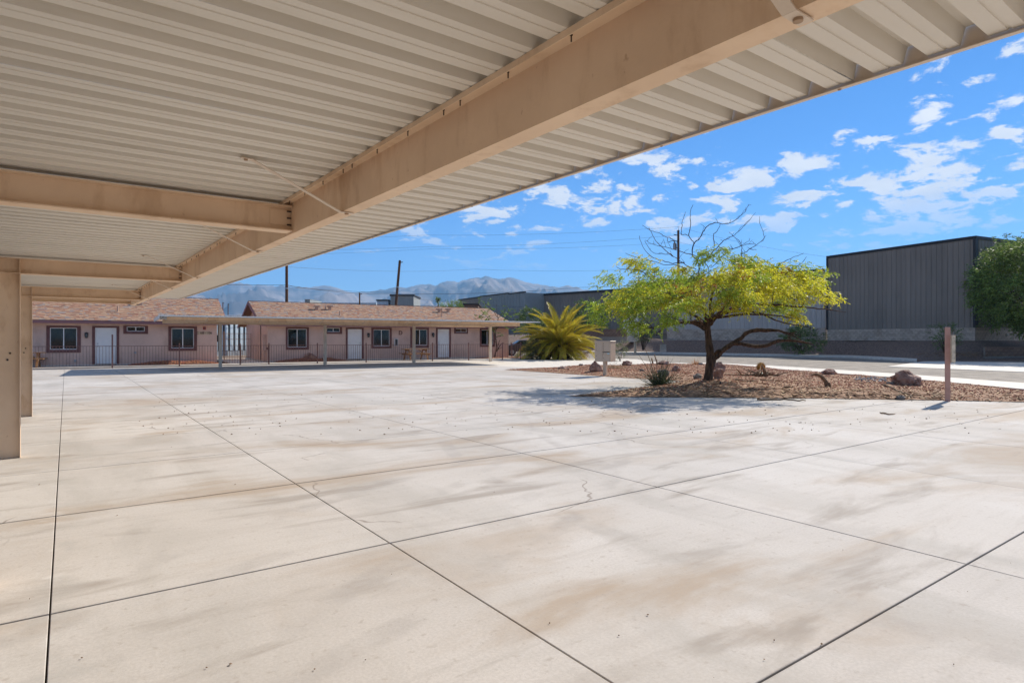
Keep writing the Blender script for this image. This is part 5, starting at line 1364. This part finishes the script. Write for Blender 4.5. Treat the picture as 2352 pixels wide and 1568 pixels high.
for pl, r0 in br:
    n = len(pl); q = limb(s_, [yl(a, b_, .25*math.sin(i*1.7)) for i, (a, b_) in enumerate(pl)], [lerp(r0, .008, i/(n-1)) for i in range(n)], 6, .015)
    if pl[0][1] < 800:
        for pt in q[4::2]:
            if random.random() < .75:
                for _k in range(4): spray(f_, pt+Vector((random.gauss(0,.15), random.gauss(0,.2), random.gauss(0,.15))), (random.uniform(-1,1), random.uniform(-1,1), random.uniform(-.3,.8)), .3, 6, .13, .022, .3)
s_.build('trunk', M['bark'], yt); f_.build('foliage', M['leafbright'], yt, fix=False)
# bush over the ridge of house D and tiny palms
p = dpt(1046, 100); bushy('tree', 'bright green feathery tree above the ridge of house D', 'tree', (p.x, p.y, -.05), (0,0,5.2), (2.9,1.8,2.3), 150, 'leafbright', .28, .035, .8, 12, .05, -.1, trunk=.15)
for u, v, d, lab in ((1006, 689, 230, 'tiny far fan palm against the mountains, left one'), (1085, 694, 230, 'tiny far fan palm just above the dark shed')):
    q = P(u, v, d); t = thing('fan_palm', lab, 'palm tree', (q.x, q.y, -.05), -TH, 'far fan palms')
    MB().tube([(0,0,0),(0.3,0,q.z*.5),(0,0,q.z)], [.3,.22,.2], 7).build('trunk', M['palmtrunk'], t); c_ = MB()
    for _k in range(60):
        dd = Vector((random.uniform(-1,1), random.uniform(-1,1), random.uniform(-.7,1))).normalized(); blade(c_, (0,0,q.z), dd, random.uniform(1.2,1.9), .22)
    c_.build('crown', M['leafdark'], t, fix=False)

# ---- date palm
PB = G(1287.5, 824.2); pd = PB.x*sT+PB.y*cT
palm = thing('date_palm', 'squat date palm with golden green arching fronds beside the fence end', 'palm tree', PB, -TH)
tr_ = MB().lathe([(.62,-.1),(.66,.25),(.6,.6),(.55,.95),(.3,1.15)], 14)
for k in range(90):                                  # old frond stubs
    a, z = k*2.4, .05+.95*k/90; r_ = .6; c_ = Vector((math.cos(a)*r_, math.sin(a)*r_, z)); o_ = Vector((math.cos(a), math.sin(a), 1.1)).normalized()
    tr_.bar(c_, c_+o_*.28, .12, .05, up=(0,0,1))
tr_.build('trunk', M['palmtrunk'], palm)
def frond_mesh(L, arch, m, seed, ll=.52, n=60):
    rnd = random.Random(seed); b = MB(); pts = []
    for k in range(13):
        t = k/12; pts.append(Vector((0, 0, 0))+Vector((L*(t-.16*arch*t*t*t), 0, -arch*L*.42*t**2.3)))
    b.tube(pts, [lerp(.035,.006,k/12) for k in range(13)], 5)
    for k in range(n):
        t = .1+.9*k/n; i = min(11, int(t*12)); p_ = pts[i].lerp(pts[i+1], t*12-i); tan = (pts[i+1]-pts[i]).normalized()
        up_ = Vector((-tan.z, 0, tan.x)); l = ll*(math.sin(math.pi*min(1, .18+t*.80))**.7)*rnd.uniform(.85,1.1)
        for s in (-1, 1):
            d = (tan*.75+Vector((0, s, 0))*.62+up_*(.32+rnd.uniform(-.12,.12))).normalized(); w = Vector((-d.z, 0, d.x)).cross(d); w = d.cross(up_).normalized()*.018
            q0 = len(b.v); m1 = p_+d*l*.5; tip = p_+d*l+Vector((0,0,-.06*l))
            b.v += [tuple(p_-w*.6), tuple(p_+w*.6), tuple(m1+w), tuple(tip), tuple(m1-w)]; b.f.append((q0,q0+1,q0+2,q0+3,q0+4))
    return b.mesh('frond', m, fix=False)
fm = [frond_mesh(3.3, .95, M['palm'], 1), frond_mesh(3.0, 1.3, M['palm'], 2), frond_mesh(3.3, .7, M['palm'], 3), frond_mesh(2.8, 1.55, M['palm'], 4)]
fdry = [frond_mesh(2.0, 1.4, M['palmdry'], 5, .3), frond_mesh(1.7, 1.2, M['palmdry'], 6, .3)]
for k in range(84):
    a = k*2.39996; e = lerp(84, -6, (k/83)**.8); r_ = random.Random(k)
    put(fm[(k*7) % 4] if k > 6 else fm[2], 'frond', palm, (math.cos(a)*.22, math.sin(a)*.22, 1.05-.003*k), rot=(0+R(r_.uniform(-25,25)), -R(e+r_.uniform(-5,5)), a), sc=(lerp(1.12,1.1,k/83)*r_.uniform(.88,1.05),)*3)
for k in range(26):
    a = k*2.39996+.7; put(fdry[k % 2], 'dry_frond', palm, (math.cos(a)*.45, math.sin(a)*.45, .85-.018*k), rot=(R(random.uniform(-30,30)), R(random.uniform(5,32)), a), sc=(random.uniform(.7,1.0),)*3)

# ---- yucca, cactus, dead stalks
p = G(1514, 884.5, .06); yu = thing('yucca', 'spiky dark green yucca clump left of the mesquite trunk', 'yucca', (p.x, p.y, bed_h(p.x, p.y) if inside(p.x,p.y,bed) else .03), -TH)
def arc_blades(n, l0, l1, el0, el1, w, spread=.12):
    b = MB()
    for _i in range(n):
        a = random.uniform(0, 6.283); e = R(random.uniform(el0, el1)); l = random.uniform(l0, l1); d = Vector((math.cos(a)*math.cos(e), math.sin(a)*math.cos(e), math.sin(e))); s_ = Vector((-math.sin(a), math.cos(a), 0)); s_ = (s_*math.cos(a*7.3)+d.cross(s_)*math.sin(a*7.3))*w
        p0 = Vector((random.gauss(0,spread), random.gauss(0,spread), .01)); n0 = len(b.v); sag = random.uniform(.02,.2)*math.cos(e)*(1 if el0 > 5 else .3)
        for k in range(5):
            t = k/4; q = p0+d*l*t+Vector((0,0,-sag*l*t*t)); q.z = max(q.z, .01); ww = 1-t*.92; b.v += [tuple(q-s_*ww), tuple(q+s_*ww)]
        for k in range(4): i = n0+2*k; b.f.append((i,i+1,i+3,i+2))
    return b
arc_blades(240, .5, 1.0, 10, 78, .012).build('blades', M['yucca'], yu, fix=False); arc_blades(90, .3, .6, -4, 18, .008, .2).build('dry_skirt', M['dry'], yu, fix=False)
MB().tube([(-.05,0,0),(-.25,0,.7),(-.42,.05,1.15)], [.012,.009,.005], 5).tube([(-.1,0,0),(-.4,0,.6),(-.62,0,.95)], [.01,.008,.004], 5).build('flower_stalk', M['dead'], yu)
p = G(1748, 849.5, .1); bc = thing('barrel_cactus', 'small round orange barrel cactus near the kerb', 'cactus', (p.x, p.y, bed_h(p.x,p.y)), 0)
b = MB(); n = 24
for i in range(9):
    t = i/8; z = .36*t; r_ = .17*math.sin(math.pi*(.16+.84*t*.98))**.6
    for k in range(n): a = 2*math.pi*k/n; rr = r_*(1+.10*(1 if k % 2 else -1)); b.v.append((rr*math.cos(a), rr*math.sin(a), z-.02))
for i in range(8):
    for k in range(n): b.f.append((i*n+k, i*n+(k+1) % n, (i+1)*n+(k+1) % n, (i+1)*n+k))
b.build('body', M['cactus'], bc, fix=False); sp_ = MB()
for _i in range(260):
    a, z = random.uniform(0,6.28), random.uniform(0,.34); rr = .17*math.sin(math.pi*(.16+.84*z/.36*.98))**.6; blade(sp_, (rr*math.cos(a), rr*math.sin(a), z), (math.cos(a), math.sin(a), .3), .06, .004)
kind(sp_.build('spines', M['dry'], bc, fix=False), 'stuff')
def stalk(lab, pts, rad, m='dead', name='dead_stalk', cat='stalk'):      # pts in the 2352 picture, first on the ground
    p = G(pts[0][0], pts[0][1], .08); d = p.x*sT+p.y*cT; k = d/F
    z0 = bed_h(p.x, p.y) if inside(p.x, p.y, bed) else .0
    b = MB(); limb(b, [Vector(((u-pts[0][0])*k, 0, (pts[0][1]-v)*k-(.03 if i == 0 else 0))) for i, (u, v) in enumerate(pts)], rad, 7, .006)
    o = b.build(name, M[m], None, loc=(p.x, p.y, z0), rz=-TH); return tag(o, lab, cat, 'dead plant stalks')
def c5(x, y): return (1333+.3*x, 470.4+.3*y)
stalk('dead stalk right of the mailbox, taller of the pair', [c5(592,1230), c5(582,1195), c5(566,1150)], [.05,.04,.02])
stalk('dead stalk right of the mailbox, shorter dark one', [c5(556,1212), c5(552,1190), c5(545,1162)], [.05,.05,.03])
stalk('pointed dead agave leaf beside the barrel cactus', [c5(1425,1312), c5(1412,1270), c5(1388,1218)], [.09,.06,.01])
stalk('bent dead branch arching over the leaf litter', [c5(1888,1400), c5(1878,1360), c5(1840,1315), c5(1800,1306), c5(1768,1312)], [.06,.055,.05,.035,.015])
stalk('short broken stump beside the bent dead branch', [c5(1908,1400), c5(1904,1388), c5(1900,1372)], [.06,.06,.05])
stalk('thin dark sprinkler stub right of the trunk', [c5(1070,1395), c5(1071,1385), c5(1072,1372)], [.02,.02,.02], 'black')
p = G(1746, 861, .1); da = thing('dead_agave', 'flattened dead agave with splayed dry leaves near the cactus', 'agave', (p.x, p.y, bed_h(p.x,p.y)+.01), 0)
arc_blades(46, .4, 1.3, -2, 20, .03, .35).build('dry_leaves', M['dead'], da, fix=False); arc_blades(10, .15, .3, 30, 80, .03, .1).build('green_core', M['yucca'], da, fix=False)
p = G(1597, 839, .05); ot = thing('grass_tuft', 'small orange dry tuft at the kerb left of the trunk', 'plant', (p.x, p.y, .05), 0)
arc_blades(50, .25, .55, 25, 85, .012, .05).build('blades', mat('orange_straw', (.55,.27,.10), .8, .2, 5, island=.3, transl=.2), ot, fix=False); MB().lathe([(.14,-.02),(.16,.06),(.08,.14),(.0,.15)], 8, (.2,-.1,0)).build('root_ball', M['dead'], ot)
p = G(1408, 846, .05); st_ = thing('grass_tuft', 'low straw heap right of the mailbox post', 'plant', (p.x, p.y, bed_h(p.x,p.y)), 0)
arc_blades(130, .3, .8, 0, 40, .007, .3).build('blades', M['dry'], st_, fix=False); arc_blades(40, .2, .5, 0, 25, .01, .5).build('pale_stems', M['dry'], st_, fix=False)
p = G(1440, 838, .05); gw_ = thing('grass_tuft', 'yellow green weed in front of the brown rock', 'plant', (p.x, p.y, .04), 0)
arc_blades(60, .12, .3, 20, 80, .012, .12).build('blades', M['leafbright'], gw_, fix=False); arc_blades(20, .2, .35, 20, 60, .008, .1).build('dry_blades', M['dry'], gw_, fix=False)
# fallen branches in the litter
fb = [('thin fallen branch before the large boulder', [(2030,887),(2062,900),(2085,906),(2116,907)]), ('dark hose-like branch at the front edge of the bed', [(1740,912),(1790,911.5),(1830,913),(1850,914.5)]), ('short dark fallen stick in the litter', [(1802,891),(1815,892),(1822,891.5)]), ('grey fallen branch right of the trunk', [(1690,874),(1720,879),(1752,876),(1790,880)])]
for lab, pl in fb:
    q = [G(u, v, .08) for u, v in pl]; q = [Vector((a.x, a.y, (bed_h(a.x,a.y) if inside(a.x,a.y,bed) else .0)+.025)) for a in q]; o_ = q[0].copy(); b = MB(); limb(b, [a-o_ for a in q], [lerp(.028,.010,i/(len(q)-1)) for i in range(len(q))], 6, .012)
    tag(b.build('fallen_branch', M['dead'], None, loc=o_), lab, 'branch', 'fallen branches')
# dead brush heap across the street
bh = MB(); p = dpt(2215, 42.6)
for _i in range(120):
    q = Vector((random.gauss(0,1.1), random.gauss(0,.5), random.uniform(0,.3))); a = random.uniform(0,3.14); l = random.uniform(.2,.6); dd = Vector((math.cos(a)*l, math.sin(a)*l, random.uniform(-.05,.2))); bh.tube([q, q+dd*.5, q+dd], [.02,.015,.006], 4)
tag(kind(bh.build('brush_pile', M['dead'], None, loc=(p.x, p.y, .22), rz=-TH), 'stuff'), 'pile of dead brush at the foot of the bank behind the pink post', 'brush')

# ================================================================ STREET FURNITURE
MBX = G(1390, 863.2)
mb = thing('mailbox', 'tan cluster mailbox on a square post at the gravel edge', 'mailbox', MBX, -TH-R(38))
md_ = MBX.x*sT+MBX.y*cT; pxm = .784/11.2*md_/F
zb0, zb1 = 475*pxm, (475+665)*pxm
w_, dp_ = .35, .20
MB().box(-.065,.065,-.065,.065,-.02,zb0).build('pedestal', M['mail'], mb); MB().box(-.12,.12,-.12,.12,-.02,.012).build('base_plate', M['mail'], mb)
MB().cbox(-w_, w_, -dp_, dp_, zb0+.001, zb1-.02, .004).build('case', M['mail'], mb); MB().cbox(-w_-.012, w_+.012, -dp_-.02, dp_+.012, zb1-.02, zb1+.012, .008).build('lid', M['mail'], mb)
def mdoor(x0, x1, z0, z1, lk, par=mb):
    o = MB().box(x0+.006, x1-.006, -dp_-.010, -dp_-.001, z0+.006, z1-.006).build('door', M['mail'], par)
    MB().tube([(x0+.05,-dp_-.018,lk),(x0+.05,-dp_-.0101,lk)], .012, 8).build('lock', M['screw'], o); return o
hgt = zb1-zb0; xm = -w_+.345
for r in range(4):
    za, zc_ = zb1-.055-(r+1)*.085, zb1-.055-r*.085
    mdoor(-w_+.02, xm, za, zc_, (za+zc_)/2); mdoor(xm, w_-.02, za, zc_, (za+zc_)/2)
zz = zb1-.055-4*.085-.03
mdoor(-w_+.02, xm, zb0+.03, zz, zb0+.22)
o = mdoor(xm, w_-.02, zz-.10, zz-.015, zz-.06); MB().box(w_-.13, w_-.045, -dp_-.0115, -dp_-.0102, zz-.085, zz-.03).build('label_plate', M['label'], o)
MB().box(xm+.01, w_-.03, -dp_-.02, -dp_-.001, zz-.012, zz+.008).build('mail_slot', M['screw'], mb)
mdoor(xm, w_-.02, zb0+.03, zz-.105, zb0+.14)

SP = G(2176.5, 921.2); sd_ = SP.x*sT+SP.y*cT
sp = thing('sign_post', 'salmon pink square post with a sand coloured sign seen edge on', 'sign post', SP, R(-62)); hs_ = (921.2-750.9)/F*sd_
MB().cbox(-.048,.048,-.048,.048,-.04,hs_,.012).build('post', M['post'], sp)
b = MB(); s0, s1 = hs_-.83, hs_-.19
b.box(.049,.115,-.22,.22,s0,s1); sb_ = b.build('sign_board', M['stone_sign'], sp)
b = MB(); ny, nz_ = 14, 12
for i in range(ny+1):
    for j in range(nz_+1):
        b.v.append((.1155+.03*abs(nz(i*.9,j*.9,4))+.004, lerp(-.21,.21,i/ny), lerp(s0+.01,s1-.01,j/nz_)))
for i in range(ny):
    for j in range(nz_): a = i*(nz_+1)+j; b.f.append((a,a+nz_+1,a+nz_+2,a+1))
b.build('rough_face', M['stone_sign'], sp)

def picnic(lab, p, rz):
    t = thing('picnic_table', lab, 'picnic table', p, rz, 'picnic tables')
    pl = MB().cbox(-.92,.92,-.065,.065,0,.038,.006).mesh('plank', M['picnic'])
    for k in range(5): put(pl, 'plank', t, (0, -.28+.14*k, .72))
    for s in (-1, 1):
        for k in range(2):
            o = put(pl, 'seat_plank', t, (0, s*(.62+.14*k), .42))
        for x in (-.62, .62):
            MB().bar((x, s*.62, 0), (x, s*.22, .72), .038, .09, up=(1,0,0)).build('leg', M['picnic'], t)
    for x in (-.66, .66):
        MB().box(x-.019, x+.019, -.82, .82, .33, .42).build('seat_beam', M['picnic'], t); MB().box(x-.019, x+.019, -.36, .36, .63, .72).build('top_beam', M['picnic'], t)
        MB().bar((x*.95, 0, .38), (x*.3, 0, .70), .038, .07, up=(0,1,0)).build('brace', M['picnic'], t)
    return t
u, _v = px(WD, c3, 3.92, 760, 0); q = WD.o+WD.e*WD.x(u)-Vector((-WD.e.y, WD.e.x))*1.5
picnic('wooden picnic table beside the white door of house D under its right windows', (q.x, q.y, .045), HR)
u, _v = px(WC, o60, 7.84, 300, 0); q = WC.o+WC.e*(WC.x(u)-.35)-Vector((-WC.e.y, WC.e.x))*.85
picnic('wooden picnic table partly hidden by the tan column, left house', (q.x, q.y, .045), HR)
# dark car glimpsed behind the fence end
q = dpt(1205, 58); car = thing('parked_car', 'dark parked car half hidden behind the fence end and palm', 'car', (q.x, q.y, -.05), -TH+R(10))
b = MB(); prof_ = [(-2.2,.35),(-2.25,.75),(-2.1,.92),(-1.2,1.0),(-.6,1.42),(.9,1.45),(1.6,1.02),(2.15,.95),(2.25,.6),(2.2,.35)]
n = len(prof_)
for y_, s in ((-.88,1),(-.8,1),(.8,1),(.88,1)):
    for x, z in prof_: b.v.append((x, y_ if z < 1.1 else y_*.78, z if abs(y_) < .85 else min(z, 1.38)))
for r in range(3):
    for k in range(n): b.f.append((r*n+k, r*n+(k+1) % n, (r+1)*n+(k+1) % n, (r+1)*n+k))
b.f += [tuple(range(n)), tuple(3*n+k for k in reversed(range(n)))]
b.build('body', M['carpaint'], car)
for s in (-1, 1):
    MB().prism([(-1.05,1.04),(-.55,1.36),(.15,1.38),(.15,1.04)], 0, .01).build('side_window', M['glass'], car, loc=(0, s*.86, 0)).rotation_euler = (R(90),0,0)
    for x in (-1.35, 1.4):
        w = MB().tube([(x, s*.92, .32), (x, s*.70, .32)], .33, 18).build('wheel', M['tyre'], car); MB().tube([(x, s*.93, .32), (x, s*.915, .32)], .2, 14).build('rim', M['hubcap'], w)
    MB().box(-2.262,-2.2,s*.62-.15,s*.62+.15,.68,.82).build('headlight', M['lamp_glass'], car); MB().box(2.2,2.262,s*.65-.14,s*.65+.14,.7,.86).build('tail_light', M['taillight'], car)

# ================================================================ LITTER ON THE CONCRETE
lt = MB(); rl = random.Random(5)
for _i in range(390):
    if _i < 28: u, v = rl.uniform(60, 2352), rl.uniform(990, 1560)
    elif _i < 330: u, v = rl.uniform(300, 2300), rl.uniform(905, 1000)
    else: u, v = rl.gauss(1350, 200), rl.uniform(872, 935)
    p = G(u, v)
    if inside(p.x, p.y, bed) or p.x > 18: continue
    if rl.random() < .9 or v > 990: pebble(lt, (p.x, p.y, .006), rl.uniform(.003,.008) if v > 1000 else rl.uniform(.006,.018))
    else:
        a = rl.uniform(0,3.14); l = rl.uniform(.015,.05); q = Vector((p.x, p.y, .005)); dd = Vector((math.cos(a), math.sin(a), .0))*l; lt.tube([q, q+dd*.5+Vector((0,0,.006)), q+dd], [.003,.003,.002], 4)
tag(kind(lt.build('litter', M['dead'], fix=False), 'stuff'), 'scattered seed pods and twigs on the pale concrete', 'litter')
q = [G(u, v) for u, v in ((2022,949),(2035,951),(2042,952.5),(2056,951.5))]; o_ = q[0].copy(); o_.z = .012; b = MB(); limb(b, [Vector((a.x-o_.x, a.y-o_.y, .0)) for a in q], [.012,.014,.012,.006], 6, .006)
tag(b.build('fallen_branch', M['dead'], None, loc=o_), 'short twig lying on the concrete in the tree shadow', 'branch', 'fallen branches')

# ================================================================ AIR
hz = MB().box(-11500, 11500, -11500, 11500, -40, 1250).build('haze'); kind(hz, 'stuff'); tag(hz, 'thin blue haze in front of the mountains', 'haze')
hm = bpy.data.materials.new('haze'); hm.use_nodes = True; hm.node_tree.nodes.clear()
ho = hm.node_tree.nodes.new('ShaderNodeOutputMaterial'); hv = hm.node_tree.nodes.new('ShaderNodeVolumePrincipled')
hv.inputs['Color'].default_value = (.30,.60,1.0,1); hv.inputs['Density'].default_value = 1.0e-4; hv.inputs['Anisotropy'].default_value = .1
hm.node_tree.links.new(hv.outputs[0], ho.inputs['Volume']); hz.data.materials.append(hm)
